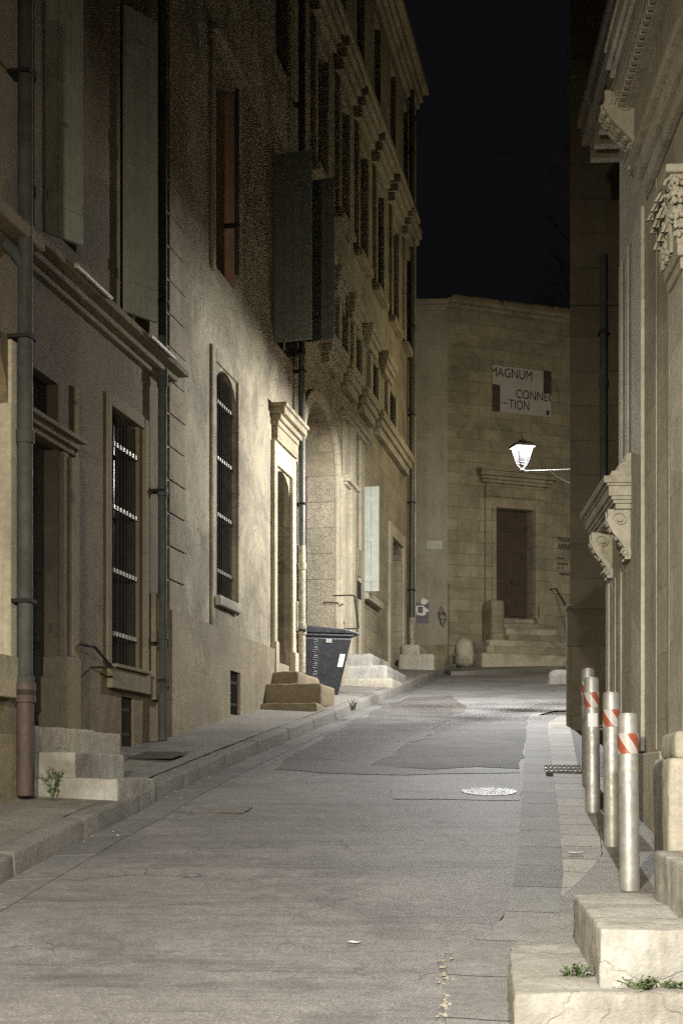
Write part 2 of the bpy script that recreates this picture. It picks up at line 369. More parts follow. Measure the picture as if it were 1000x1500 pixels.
def cobble(name, a, b, w, h, mort=.02, rot=0.0, seam=(.05,.045,.04), bump=1.0):
    m, nt, bs = nodes(name)
    tc = nt.nodes.new('ShaderNodeTexCoord'); mp = nt.nodes.new('ShaderNodeMapping'); mp.inputs['Rotation'].default_value=(0,0,rot); mp.inputs['Location'].default_value=(22.0 if w>10 else 0,0,0)
    nt.links.new(tc.outputs['Object'], mp.inputs[0]); v = mp.outputs[0]
    br = nt.nodes.new('ShaderNodeTexBrick'); br.inputs['Scale'].default_value=1; br.inputs['Brick Width'].default_value=w; br.inputs['Row Height'].default_value=h
    br.inputs['Mortar Size'].default_value=mort; br.inputs['Mortar Smooth'].default_value=.8
    br.inputs['Color1'].default_value=(1,1,1,1); br.inputs['Color2'].default_value=(.68,.68,.68,1); br.inputs['Mortar'].default_value=(1,1,1,1)
    wob = nt.nodes.new('ShaderNodeVectorMath'); wob.operation='MULTIPLY_ADD'; nz = nt.nodes.new('ShaderNodeTexNoise'); nz.inputs['Scale'].default_value=4
    nt.links.new(v, nz.inputs['Vector']); nt.links.new(nz.outputs['Color'], wob.inputs[0]); wob.inputs[1].default_value=(.05,.05,0); nt.links.new(v, wob.inputs[2]); nt.links.new(wob.outputs[0], br.inputs['Vector'])
    col = mixc(nt, ramp(nt, tex(nt, v, 2.5, 6, .7), .35,.65), a, b)
    col = mixc(nt, ramp(nt, tex(nt, v, 24, 7, .85), .42,.6,0,.75), col, tuple(x*.45 for x in a))
    col = mixc(nt, .9, col, br.outputs['Color'], 'MULTIPLY')
    col = mixc(nt, br.outputs['Fac'], col, seam)
    nt.links.new(col, bs.inputs['Base Color']); bs.inputs['Roughness'].default_value=.75; bs.inputs['Specular IOR Level'].default_value=.22
    hh = N(nt,'ShaderNodeMath',operation='MULTIPLY_ADD'); nt.links.new(br.outputs['Fac'], hh.inputs[0]); hh.inputs[1].default_value=-2.5
    nt.links.new(ramp(nt, tex(nt, v, 14, 6, .75), 0,1,0,2), hh.inputs[2])
    bp = nt.nodes.new('ShaderNodeBump'); bp.inputs['Strength'].default_value=bump*.5; bp.inputs['Distance'].default_value=.006
    nt.links.new(hh.outputs[0], bp.inputs['Height']); nt.links.new(bp.outputs[0], bs.inputs['Normal'])
    return m
M['slab'] = cobble('grey gutter slabs', (.28,.275,.265),(.20,.195,.188), 90.0, .62, .012, .15)
M['sett'] = cobble('rough limestone setts', (.46,.43,.375),(.30,.28,.245), 90.0, .42, .012, .15)
M['cobble'] = cobble('rough dark cobbles', (.22,.21,.19),(.10,.10,.09), .14, .07, .02, .4)
M['gutterL'] = cobble('stone gutter slabs', (.21,.205,.20),(.15,.145,.14), 90.0, .7, .01, -.2, seam=(.30,.28,.25), bump=.5)

# ------------------------------------------------------------------ wall frames
class W:
    def __init__(s, ox, oy, ux, uy, sign, zb=0.0):
        l = math.hypot(ux,uy); s.ox,s.oy,s.ux,s.uy = ox,oy,ux/l,uy/l; s.sg = sign; s.zb = zb
        s.nx, s.ny = -s.uy*sign, s.ux*sign
        s.rz = math.atan2(s.uy, s.ux)
    def t(s, px, o=0.0):
        k = (px-500)/F
        ax = s.ox+s.nx*o; ay = s.oy+s.ny*o
        return (ax-k*ay)/(k*s.uy-s.ux)
    def Y(s, px, o=0.0): return s.oy+s.uy*s.t(px,o)+s.ny*o
    def z(s, px, py, o=0.0): return (HZ-py)*s.Y(px,o)/F
    def tY(s, Y, o=0.0): return (Y-s.oy-s.ny*o)/s.uy
    def p(s, t, o, z): return (t, s.sg*o, z)
    def root(s, name, label, cat, group=None):
        return empty(name, label, cat, (s.ox,s.oy,s.zb), s.rz, group)
    def box(s, mb, t0,t1,o0,o1,z0,z1): mb.box(t0,t1,s.sg*o0,s.sg*o1,z0,z1)
    def facade(s, mb, t0,t1,z0,z1, ops=(), o=0.0, thick=.6):
        ts = sorted({t0,t1,*[a for q in ops for a in q[:2]]}); zs = sorted({z0,z1,*[a for q in ops for a in q[2:4]]})
        ts=[t for t in ts if t0<=t<=t1]; zs=[z for z in zs if z0<=z<=z1]
        P = s.p
        for a,b in zip(ts,ts[1:]):
            for c,d in zip(zs,zs[1:]):
                if any(q[0]<=a and b<=q[1] and q[2]<=c and d<=q[3] for q in ops): continue
                mb.add([P(a,o,c),P(b,o,c),P(b,o,d),P(a,o,d)],[(0,1,2,3)])
        for q in ops:
            a,b,c,d,dp = q[:5]; i=o-dp
            mb.add([P(a,i,c),P(b,i,c),P(b,i,d),P(a,i,d),P(a,o,c),P(b,o,c),P(b,o,d),P(a,o,d)],
                   [(0,1,2,3),(0,4,5,1),(1,5,6,2),(2,6,7,3),(3,7,4,0)])
        i=o-thick
        mb.add([P(t0,i,z0),P(t1,i,z0),P(t1,i,z1),P(t0,i,z1),P(t0,o,z0),P(t1,o,z0),P(t1,o,z1),P(t0,o,z1)],
               [(0,1,2,3),(0,4,5,1),(1,5,6,2),(2,6,7,3),(3,7,4,0)])
    def arch(s, mb, a,b,zs,zt, o, depth, n=10):
        """spandrels closing the square head of an opening into an arch"""
        c=(a+b)/2; r=(b-a)/2; h=zt-zs-.004
        pts=[(c-r*math.cos(math.pi*i/n), zs+h*math.sin(math.pi*i/n)) for i in range(n+1)]
        for (x0,y0),(x1,y1) in zip(pts,pts[1:]):
            P=s.p; mb.add([P(x0,o,y0),P(x1,o,y1),P(x1,o,zt),P(x0,o,zt),P(x0,o-depth,y0),P(x1,o-depth,y1)],[(0,1,2,3),(0,4,5,1)])
    def cornice(s, mb, t0,t1,z0, steps):
        """stack of mouldings: (height, projection)"""
        z=z0
        for h,pr in steps:
            s.box(mb,t0-pr*.6,t1+pr*.6,-.05,pr,z,z+h-.0005); z+=h
    def grille(s, root, a,b,z0,z1,o,n=8,rows=4,r=.011,collars=True, dz=0):
        mb=MB()
        for i in range(n):
            t=a+(b-a)*(i+.5)/n; mb.tube([s.p(t,o,z0),s.p(t,o,z1)],r,6)
        for j in range(rows):
            z=z0+(z1-z0)*(j+.5)/rows; s.box(mb,a,b,o-.006,o+.006,z-.015,z+.015)
        g=mb.build('grille',M['iron'],root,z=dz)
        if collars:
            mb=MB()
            for j in range(rows):
                z=z0+(z1-z0)*(j+.5)/rows
                for i in range(n):
                    t=a+(b-a)*(i+.5)/n; s.box(mb,t-.013,t+.013,o+.008,o+.026,z-.02,z+.02)
            split_build(mb,'collar',M['ironW'],g)
    def leaf(s, root, t, o, ang, w, z0, z1, mat, name='shutter', dz=0, th=.035, slats=False):
        """shutter leaf hinged at (t,o), turned ang degrees from the +t direction towards the street"""
        ca,sa=math.cos(math.radians(ang)),math.sin(math.radians(ang))
        def q(x,y,z): return s.p(t+ca*x-sa*y, o+sa*x+ca*y, z)
        mb=MB()
        def bx(x0,x1,y0,y1,c,d): mb.hexa([q(x0,y0,c),q(x1,y0,c),q(x1,y1,c),q(x0,y1,c),q(x0,y0,d),q(x1,y0,d),q(x1,y1,d),q(x0,y1,d)])
        n=max(2,int(w/.11))
        for i in range(n): bx(w*i/n+.003,w*(i+1)/n-.003,0,th,z0,z1)
        for zz in (z0+(z1-z0)*.12, (z0+z1)/2, z1-(z1-z0)*.12):
            bx(.02,w-.02,-.014,-.0005,zz-.05,zz+.05); bx(.02,w-.02,th+.0005,th+.014,zz-.05,zz+.05)
        return mb.build(name,mat,root,z=dz)

def text_mesh(name, s, body, t0,t1,z0,z1, o, mat, parent, clip=None, vertical=False, dz=0, thick=.006, bold=0.0, fit=None):
    cu = D.curves.new('txt','FONT'); cu.body = body; cu.size = 1; cu.offset = bold
    ob = D.objects.new('txt', cu); C.objects.link(ob); bpy.context.view_layer.update()
    me = D.meshes.new_from_object(ob.evaluated_get(bpy.context.evaluated_depsgraph_get()))
    D.objects.remove(ob); bm = bmesh.new(); bm.from_mesh(me)
    xs=[v.co.x for v in bm.verts]; ys=[v.co.y for v in bm.verts]; x0,x1,y0,y1=min(xs),max(xs),min(ys),max(ys)
    for v in bm.verts:
        a=(v.co.x-x0)/(x1-x0); b=(v.co.y-y0)/(y1-y0)
        if vertical: a,b = b,1-a
        v.co=Vector((t0+(t1-t0)*a, 0, z0+(z1-z0)*b))
    if clip:
        for cx,sg in ((clip[0],-1),(clip[1],1)):
            bmesh.ops.bisect_plane(bm, geom=bm.verts[:]+bm.edges[:]+bm.faces[:], plane_co=(cx,0,0), plane_no=(sg,0,0), clear_outer=True)
    r = bmesh.ops.extrude_face_region(bm, geom=bm.faces[:])
    for v in [g for g in r['geom'] if isinstance(g,bmesh.types.BMVert)]: v.co.y += s.sg*thick
    for v in bm.verts: v.co.y += s.sg*o
    bmesh.ops.recalc_face_normals(bm, faces=bm.faces)
    m2 = D.meshes.new(name); bm.to_mesh(m2); bm.free(); m2.materials.append(mat)
    ob = D.objects.new(name, m2); C.objects.link(ob); ob.parent = parent; ob.location.z = dz
    return ob

# ================================================================== SETTING
def sheet(name, mat, fl, fr, y0, y1, dz, step=.5, nx=6):
    mb=MB(); ys=[]; y=y0
    while y<y1-1e-6: ys.append(y); y+=step
    ys.append(y1)
    for y in ys:
        a,b=fl(y),fr(y)
        for i in range(nx+1):
            mb.v.append((a+(b-a)*i/nx, y, gz(y)+dz))
    for j in range(len(ys)-1):
        for i in range(nx):
            k=j*(nx+1)+i; mb.f.append((k,k+1,k+nx+2,k+nx+1))
    return structure(mb.build(name,mat))
# broad ground
mb=MB(); ny=60
for j in range(ny+1):
    y=-30+130*j/ny
    for i in range(5): mb.v.append((-60+30*i,y,(gz(y) if y<40 else gz(40)+(y-40)*.02)-.02))
for j in range(ny):
    for i in range(4): k=j*5+i; mb.f.append((k,k+1,k+6,k+5))
structure(mb.build('ground',M['ground']))

kerbL=[G(*p)[:2] for p in [(0,1297),(120,1232),(190,1198),(248,1165),(340,1122),(484,1060),(530,1041),(590,1015),(652,988)]]
kerbL=[(kerbL[0][0]-.145*(kerbL[0][1]+8), -8.0)]+kerbL
edgeA=[G(*p)[:2] for p in [(648,1470),(652,1430),(672,1395),(735,1352),(752,1305),(760,1240),(765,1165),(767,1120),(772,1062)]]
edgeA=[(edgeA[0][0]-.9,-8.0),(edgeA[0][0]-.02,edgeA[0][1]-1.0)]+edgeA+[G(790,1047)[:2],G(812,1041)[:2]]
edgeA=edgeA+[(edgeA[-1][0]+.6,edgeA[-1][1]+.2),(12,edgeA[-1][1]+.6)]
edgeB=[G(*p)[:2] for p in [(750,1500),(742,1385),(816,1350),(824,1290),(817,1200),(808,1130),(802,1085),(802,1062)]]
edgeB=[(edgeB[0][0]-.1,edgeB[0][1]-1.2)]+edgeB+[G(826,1049)[:2]]
edgeB=[(edgeB[0][0],-8.0)]+edgeB
sortd=lambda l: sorted(l,key=lambda q:q[1])
edgeB=sortd(edgeB); edgeA=sortd(edgeA)
edgeC=sortd([G(*p)[:2] for p in [(838,1310),(882,1262),(872,1190),(862,1140),(846,1125),(833,1060)]])
XL=lambda y: interp(kerbL,y)
XA=lambda y: interp(edgeA,y) if y<edgeA[-1][1] else 12
YC=edgeA[-1][1]
# carriageway
sheet('road',M['road'], XL, XA, -8, YC, 0, .35, 8)
sheet('road_beyond',M['road'], XL, lambda y: 12, YC, 38.0, 0, .5, 10)
sheet('gutter',M['gutterL'], XL, lambda y: XL(y)+interp([(.26,5),(.25,12),(.2,19),(.12,26),(.1,34)],y), -8, 33.5, .004, .35, 2)
sheet('gutter_slabs',M['slab'], XA, lambda y: max(XA(y)+.02,interp(edgeB,y)+.12), 4.2, G(800,1049)[1], .008, .3, 3)
XB=lambda y: interp(edgeB,y)
sheet('stone_strip',M['sett'], lambda y: XB(y)+.004, lambda y: interp(edgeC,y), G(830,1320)[1], G(828,1052)[1], .03, .3, 4)
RW=lambda y: 1.6625+.05*y
sheet('footpath',M['pave'], lambda y: interp(edgeC,y)+.003 if y>G(830,1320)[1] else XB(y)+.01, lambda y: RW(y)+.15, -8, 12.4, .035, .4, 4)
sheet('cobble_strip',M['cobble'], lambda y: interp(edgeC,y)+.003, lambda y: RW(y)+.25, 12.4, 18.4, .02, .3, 4)
# repair patches in the asphalt
def patch(name, mat, pts, dz):
    vs=[G(*p) for p in pts]; mb=MB(); mb.add([(v.x,v.y,v.z+dz) for v in vs],[tuple(range(len(vs)))])
    bm=bmesh.new(); me=D.meshes.new('p'); me.from_pydata(mb.v,[],mb.f); bm.from_mesh(me)
    for _ in range(4):
        es=[e for e in bm.edges if e.calc_length()>.5]
        if es: bmesh.ops.subdivide_edges(bm,edges=es,cuts=1,use_grid_fill=False)
    bmesh.ops.triangulate(bm,faces=bm.faces)
    for v in bm.verts:
        v.co.x+=noise.noise(v.co*2.3)*.09; v.co.y+=noise.noise(v.co*2.3+Vector((5,5,5)))*.12; v.co.z=gz(v.co.y)+dz
    bm.to_mesh(me); bm.free(); me.name=name; me.materials.append(mat)
    o=D.objects.new(name,me); C.objects.link(o); return structure(o)
patch('road_patch',M['road2'],[(548,1121),(620,1080),(685,1038),(722,1036),(780,1040),(774,1050),(771,1062),(767,1118),(764,1127),(700,1124),(640,1127)],.004)
patch('road_trench',M['road3'],[(400,1126),(470,1082),(560,1036),(600,1022),(660,1020),(684,1037),(620,1079),(547,1121),(640,1128),(763,1128),(763,1133),(600,1136),(470,1134)],.0045)
patch('road_trench',M['road4'],[(575,1149),(764,1145),(763,1173),(575,1172)],.004)

# raised left pavement and its kerb stones
mb=MB(); kb=MB()
KH=.145; KWd=.17
WLx=lambda y:.2*y-4.74
ys=[-8+i*.4 for i in range(int((33.4+8)/.4)+1)]
for y0,y1 in zip(ys,ys[1:]):
    q=[]
    for y in (y0,y1):
        xk=XL(y)-KWd; q.append((WLx(y)-.3 if y<31.6 else -3, xk, y, gz(y)+KH-.004))
    n=4
    for i in range(n):
        a=[]
        for (xa,xb,y,z) in q:
            for m_ in (i,i+1):
                a.append((xa+(xb-xa)*m_/n,y,z+.03*(1-m_/n)))
        mb.add([a[0],a[1],a[3],a[2]],[(0,1,2,3)])
structure(mb.build('pavement',M['pave']))
y=-8.0; blocks=[]
while y<33.0:
    L=1.15+.25*random.random(); y1=min(y+L,33.3)
    g=.006
    def cr(yy,dx,dz): return (XL(yy)+dx,yy,gz(yy)+dz)
    jj=random.uniform(-.006,.006)
    blocks.append([cr(y+g,-KWd,-.2),cr(y+g,.0,-.2),cr(y1-g,.0,-.2),cr(y1-g,-KWd,-.2),cr(y+g,-KWd,KH+jj),cr(y+g,-.02,KH-.01+jj),cr(y1-g,-.02,KH-.01+jj),cr(y1-g,-KWd,KH+jj)])
    y=y1
structure(rough('kerb',M['kerb'],blocks,amp=.008,cell=.16,round_=.022))
# far kerb and forecourt in front of the end house
fp=[G(640,984),G(660,990),G(745,987),G(836,981)]
mb=MB(); kbl=[]
for a,b in zip(fp,fp[1:]):
    kbl.append([(a.x,a.y,a.z-.2),(b.x,b.y,b.z-.2),(b.x,b.y+.3,b.z-.2),(a.x,a.y+.3,a.z-.2),(a.x,a.y,a.z+.1),(b.x,b.y,b.z+.1),(b.x,b.y+.3,b.z+.1),(a.x,a.y+.3,a.z+.1)])
    mb.add([(a.x,a.y+.28,a.z+.09),(b.x,b.y+.28,b.z+.09),(b.x,b.y+5,b.z+.25),(a.x,a.y+5,a.z+.25)],[(0,1,2,3)])
mb.add([(fp[-1].x,fp[-1].y+.28,fp[-1].z+.09),(12,fp[-1].y+.28,fp[-1].z+.09),(12,fp[-1].y+9,fp[-1].z+.3),(fp[-1].x,fp[-1].y+9,fp[-1].z+.3)],[(0,1,2,3)])
mb.add([(-4,fp[0].y-.6,gz(fp[0].y)+.1),(fp[0].x,fp[0].y,gz(fp[0].y)+.1),(fp[0].x,fp[0].y+5,gz(fp[0].y)+.3),(-4,fp[0].y+5,gz(fp[0].y)+.3)],[(0,1,2,3)])
structure(mb.build('forecourt_path',M['pave']))
structure(rough('far_kerb',M['kerb'],kbl,amp=.01,cell=.2,round_=.03))

# ================================================================== LEFT SIDE
LW=W(-4.74,0,.2,1,-1)
t=LW.t; Z=LW.z
BASE=-2.2
# ---- near house (only its far end shows)
R=LW.root('corner_house','cream rendered house with a deep window reveal, cut by the left edge','house')
o=.3; tE=t(38,o)
mb=MB(); LW.facade(mb,-6,tE,BASE,13,[(t(-130,o),t(11,o),.92,3.3,.3)],o)
LW.arch(mb,t(-130,o),t(11,o),2.75,3.3,o,.3)
mb.build('wall',M['plastA'],R)
mb=MB(); LW.box(mb,-6,tE+.0,o+.001,o+.05,BASE,Z(10,1076,o)); mb.build('plinth',M['plinthB'],R,bevel=.01)
mb=MB(); LW.box(mb,t(-150,o),t(15,o),o-.1,o+.07,.62,.918); mb.build('window_sill',M['creamN'],R,bevel=.01)
mb=MB(); LW.box(mb,t(11,o)-.012,t(11,o)-.001,o-.29,o+.03,.92,2.74); LW.box(mb,t(11,o)+.001,t(19,o),o+.001,o+.03,.92,3.2); mb.build('window_frame',M['creamN'],R,bevel=.004)
mb=MB(); LW.box(mb,t(-130,o)+.01,t(11,o)-.02,o-.29,o-.26,.93,3.28); mb.build('window',M['glass'],R)
# string course and upper shutter on near house
mb=MB(); LW.box(mb,-6,tE,o+.001,o+.16,Z(38,372,o),Z(38,352,o)); mb.build('string_course',M['trimA'],R,bevel=.02)

def pipe(root, px, o, py0, py1, mat, r=.05, name='downpipe', joints=(), wall=LW, shoe=False):
    tt=wall.t(px,o); z0=wall.z(px,py1,o); z1=wall.z(px,py0,o)
    mb=MB(); x,y_,_=wall.p(tt,o,0)
    prof=[(r,z0)]
    for j in sorted([wall.z(px,q,o) for q in joints]): prof+= [(r,j-.05),(r*1.22,j-.045),(r*1.22,j+.045),(r,j+.05)]
    prof.append((r,z1)); mb.lathe([(a,b) for a,b in prof],(x,y_,0),16)
    ob=mb.build(name,mat,root,smooth=True)
    br=MB()
    z=z0+.6
    while z<z1-.3:
        wall.box(br,tt-r*1.25,tt+r*1.25,o-.16,o+r*1.15,z-.014,z+.014); z+=1.9
    split_build(br,'bracket',M['iron'],ob)
    return ob
pipe(R,37,.41,-40,1003,M['pipeG'],.054,joints=(640,1000))
pp=pipe(R,37,.41,1003,1166,M['pipeR'],.062,'cast_iron_pipe',joints=(1010,1020))
mb=MB(); tt=t(37,.41)
mb.tube([LW.p(tt-.0,.41,Z(37,392,.41)),LW.p(tt-.06,.35,Z(37,372,.41)),LW.p(tt-.16,.3,Z(37,362,.41))],.045,10); mb.build('pipe_elbow',M['pipeG'],R,smooth=True)

# ---- house A
R=LW.root('brown_house','brown plastered house with barred window and grey green shutters, nearest whole house at left','house')
tA0,tA1=tE+.004,t(240)
dT=(LW.tY(10.95),LW.tY(11.88)); zD0,zD1=.44,Z(60,640)
w0,w1,wz0,wz1=t(161),t(204),Z(180,977),Z(180,608)
gr=(t(178),t(196),Z(187,1094),Z(187,1022))
up1=(t(62),t(112),Z(85,345),6.6); up2=(t(176),t(218),Z(195,470),7.6)
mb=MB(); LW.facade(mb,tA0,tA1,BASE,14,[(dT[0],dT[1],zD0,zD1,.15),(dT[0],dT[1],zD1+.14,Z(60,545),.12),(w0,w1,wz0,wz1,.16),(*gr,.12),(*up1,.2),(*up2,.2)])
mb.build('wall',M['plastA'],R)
mb=MB(); LW.box(mb,dT[0]+.01,dT[1]-.01,-.148,-.12,zD0,zD1-.01)
for i in range(2):
    for j in range(3):
        a=dT[0]+.08+i*.42; LW.box(mb,a,a+.34,-.119,-.10,zD0+.15+j*.58,zD0+.62+j*.58)
d=mb.build('door',M['woodD'],R,bevel=.006)
mb=MB(); mb.tube([LW.p(dT[0]+.5,-.08,zD0+1.0),LW.p(dT[0]+.5,-.08,zD0+1.15)],.012); mb.build('handle',M['ironW'],d)
mb=MB(); LW.box(mb,dT[0]+.01,dT[1]-.01,-.118,-.10,zD1+.15,Z(60,546)); mb.build('transom_window',M['glass'],R)
mb=MB(); LW.cornice(mb,dT[0]+.02,dT[1]+.2,zD1-.02,[(.05,.05),(.05,.09),(.04,.14)]); mb.build('door_cornice',M['trimA'],R,bevel=.008)
mb=MB(); 
LW.box(mb,dT[1]+.002,dT[1]+.13,.001,.045,1.07,zD1-.03); LW.box(mb,dT[1]+.15,dT[1]+.29,.001,.075,1.0,zD1-.05); LW.box(mb,dT[1]+.32,dT[1]+.36,.001,.04,1.0,zD1+.6)
split_build(mb,'door_surround',M['trimA'],R,bevel=.008)
mb=MB(); LW.box(mb,dT[1]-.10,dT[1]+.24,-.10,.11,.44,1.07); LW.box(mb,dT[1]-.13,dT[1]-.101,-.14,.06,.44,.9)
mb.build('pedestal',M['trimA'],R,bevel=.012)
mb=MB(); LW.box(mb,w0,w1,-.155,-.13,wz0,wz1); mb.build('window',M['glass'],R)
LW.grille(R,w0+.01,w1-.03,wz0,wz1-.02,-.03,9,4,.009)
mb=MB(); LW.box(mb,w0-.09,w1+.14,.001,.035,wz0-.02,wz0+.0); LW.box(mb,w0-.05,w1+.1,.001,.09,wz0-.035,wz0-.0); LW.box(mb,w0-.09,w1+.17,.001,.06,Z(185,1013),wz0-.036); mb.build('window_sill',M['trimA'],R,bevel=.008)
mb=MB(); LW.box(mb,w0-.11,w0-.02,.001,.03,wz0+.002,wz1+.1); LW.box(mb,w1+.08,w1+.18,.001,.04,wz0+.002,wz1+.1); LW.box(mb,w0-.019,w1+.079,.001,.03,wz1,wz1+.12)
split_build(mb,'window_frame',M['trimA'],R,bevel=.006)
LW.grille(R,gr[0],gr[1],gr[2],gr[3],-.03,9,2,.008,False)
mb=MB(); 
for a,b in ((870,942),(948,1026)): 
    z0,z1=Z(225,b),Z(225,a); ta,tb=t(220),t(232); LW.box(mb,ta,tb,.001,.06,z0,z1); LW.box(mb,ta+.05,tb-.05,.0605,.075,z0+.05,z1-.05)
split_build(mb,'raised_panel',M['trimA'],R,bevel=.01)
# string course with pipes lying on it
zs=Z(150,470)
mb=MB(); LW.cornice(mb,tA0+.0,tA1-.05,zs-.12,[(.05,.06),(.06,.14),(.06,.24)]); mb.build('string_course',M['plinthB'],R,bevel=.01)
mb=MB()
for a,b in ((66,119),(180,216)):
    mb.tube([LW.p(t(a),.27,zs+.02),LW.p(t(b),.27,zs+.02)],.022,8)
split_build(mb,'conduit_pipe',M['pipeW'],R,smooth=True)
for q,nm in ((up1,0),(up2,1)):
    mb=MB(); LW.box(mb,q[0],q[1],-.195,-.17,q[2],q[3]); mb.build('upper_window',M['glass'],R)
LW.leaf(R,t(57),.03,28,.40,Z(57,340),6.9,M['shutA'])
LW.leaf(R,t(175),.03,28,.42,Z(175,457),7.3,M['shutA'])
mb=MB(); LW.cornice(mb,tA0,tA1-.02,10.6,[(.1,.1),(.1,.2),(.1,.35)]); mb.build('eaves_cornice',M['trimA'],R)
pipe(R,238,.10,-30,1085,M['pipeG'],.045,joints=(545,560,720,930))
# handrail by the door
mb=MB(); zz=Z(105,945); mb.tube([LW.p(t(104),.1,zz),LW.p(t(116),.14,zz-.0),LW.p(t(133),.2,Z(133,978))],.014,8); mb.tube([LW.p(t(104),.0,zz),LW.p(t(104),.1,zz)],.012,6); mb.tube([LW.p(t(133),.0,Z(133,978)),LW.p(t(133),.2,Z(133,978))],.012,6)
tag(mb.build('handrail',M['iron'],smooth=True),'short black iron handrail on the brown wall above the pedestal by the first door','handrail')
hr=D.objects['handrail']; hr.location=(LW.ox,LW.oy,0); hr.rotation_euler.z=LW.rz

def wall_obj(o_, w=LW, z=0): o_.location=(w.ox,w.oy,z); o_.rotation_euler.z=w.rz; return o_
# door steps of house A
def ltY(Y): return LW.tY(Y)
bx=[(ltY(10.5),ltY(11.33),-1.04,.0,BASE,.05),(ltY(10.53),ltY(11.55),-.70,.0,-.1,.24),(ltY(10.56),ltY(12.25),-.41,.0,.2,.437)]
E=LW.root('door_steps','three pale stone door steps jutting over the pavement to the kerb, first house at left','steps')
nm=('step','step','landing')
for i,b in enumerate(bx):
    rough(nm[i],M['stepW'] if i<2 else M['step'],[b],E,amp=.017,cell=.04,round_=.013,seed=i*5)
# split the street face of the middle step into blocks is done by its grooves

# ---- house B
R=LW.root('plaster_house','greyish plastered house with quoin strip, dark green open shutters and canopied doorway','house')
tB0,tB1=tA1+.002,t(441)
bw=(t(314),t(346),Z(330,882),Z(330,545)); bd=(t(401),t(424),Z(412,972),Z(412,690))
bg=(t(329),t(344),Z(336,1048),Z(336,984)); bu=(t(312),t(343),Z(328,405),Z(328,110))
bs_=(t(404)+.08,t(438)-.1,6.0,8.1); bu2=(t(404),t(421),Z(412,95),14.0)
mb=MB(); LW.facade(mb,tB0,tB1,BASE,15,[(*bw,.2),(*bd,.32),(*bu,.28),(*bs_,.2),(*bu2,.2)])
LW.arch(mb,bw[0],bw[1],bw[3]-.35,bw[3],0,.2); LW.arch(mb,bd[0],bd[1],bd[3]-.3,bd[3],0,.32)
mb.build('wall',M['plastB'],R)
mb=MB(); zpl=Z(300,915)
LW.facade(mb,t(243),t(395),BASE,zpl,[(bg[0],bg[1],bg[2],bg[3],.12)],.07,.069); mb.build('plinth',M['plinthB'],R)
LW.grille(R,bg[0],bg[1],bg[2],bg[3],.03,7,2,.009,False)
mb=MB()
zz=Z(258,905)+.03; hq=.345; i=0
while zz<14:
    LW.box(mb,t(246),t(269)+(.0 if i%2 else .05),.001,.018,zz,zz+hq-.02); zz+=hq; i+=1
mb.build('quoin_strip',M['plinthB'],R,bevel=.008)
# tall barred window
mb=MB(); LW.box(mb,bw[0],bw[1],-.195,-.17,bw[2],bw[3]); mb.build('window',M['glass'],R)
LW.grille(R,bw[0]+.01,bw[1]-.22,bw[2],bw[3]-.1,-.02,8,4,.009)
mb=MB(); LW.box(mb,bw[0]-.17,bw[0]-.001,.001,.03,bw[2]-.36,bw[3]+.15); LW.box(mb,bw[1]+.001,bw[1]+.08,.001,.03,bw[2]-.36,bw[3]+.15); LW.box(mb,bw[0],bw[1],.001,.03,bw[3]+.002,bw[3]+.15); LW.box(mb,bw[0],bw[1],.001,.029,bw[2]-.36,bw[2]-.11)
mb.build('window_frame',M['plastB'],R,bevel=.01)
rough('window_sill',M['step'],[(bw[0]-.06,bw[1]-.1,-.09,.1,bw[2]-.10,bw[2]+.02)],R,amp=.01,cell=.08,round_=.02)
# upper window with pink reveal
mb=MB(); LW.box(mb,bu[0],bu[1],-.275,-.25,bu[2],bu[3]); mb.build('upper_window',M['glass'],R)
mb=MB(); LW.box(mb,bu[1]-.02,bu[1]-.001,-.24,.03,bu[2]+.01,bu[3]-.01); mb.build('pink_shutter',M['red'],R)
mb=MB(); LW.box(mb,bu[0]-.12,bu[0]-.001,.001,.04,bu[2]-.1,bu[3]+.15); LW.cornice(mb,bu[0]-.12,bu[1]+.2,bu[3]+.15,[(.06,.05),(.08,.12)]); mb.build('window_frame',M['plastB'],R,bevel=.01)
pipe(R,347,.06,130,402,M['pipeR'],.028,'thin_pipe',joints=(264,))
for q in (bs_,bu2):
    mb=MB(); LW.box(mb,q[0],q[1],-.195,-.17,q[2],q[3]); mb.build('upper_window',M['glass'],R)
# pair of green shutters standing open at right angles to the wall
l=LW.leaf(R,t(403),.0,97,.53,5.98,Z(403,228),M['shutB'])
l=LW.leaf(R,t(437),.0,97,.56,Z(437,503),Z(437,268),M['shutB'])
mb=MB(); mb.tube([LW.p(t(403),.0,6.02),LW.p(t(403)+.02,.5,6.06)],.012,6); mb.tube([LW.p(t(403)-.02,.13,6.02),LW.p(t(403)-.02,.13,5.86)],.012,6); mb.build('shutter_stay',M['ironW'],R)
# canopied doorway
mb=MB(); LW.box(mb,bd[0],bd[1],-.315,-.27,bd[2],bd[3]-.0)
for j in range(3): LW.box(mb,bd[0]+.1,bd[1]-.1,-.269,-.25,bd[2]+.2+j*.75,bd[2]+.8+j*.75)
mb.build('door',M['wood'],R,bevel=.008)
mb=MB()
LW.box(mb,bd[0]-.16,bd[0]-.001,.001,.055,bd[2]-.1,bd[3]+.3); LW.box(mb,bd[1]+.001,bd[1]+.42,.001,.055,bd[2]-.1,bd[3]+.3); LW.box(mb,bd[0],bd[1],.001,.05,bd[3]+.001,bd[3]+.3)
LW.box(mb,bd[0]-.17,bd[0]+.0,.001,.08,bd[2]-.35,bd[2]+.25); LW.box(mb,bd[1]+.0,bd[1]+.44,.001,.09,bd[2]-.35,bd[2]+.2)
split_build(mb,'door_surround',M['limeC2'],R,bevel=.012)
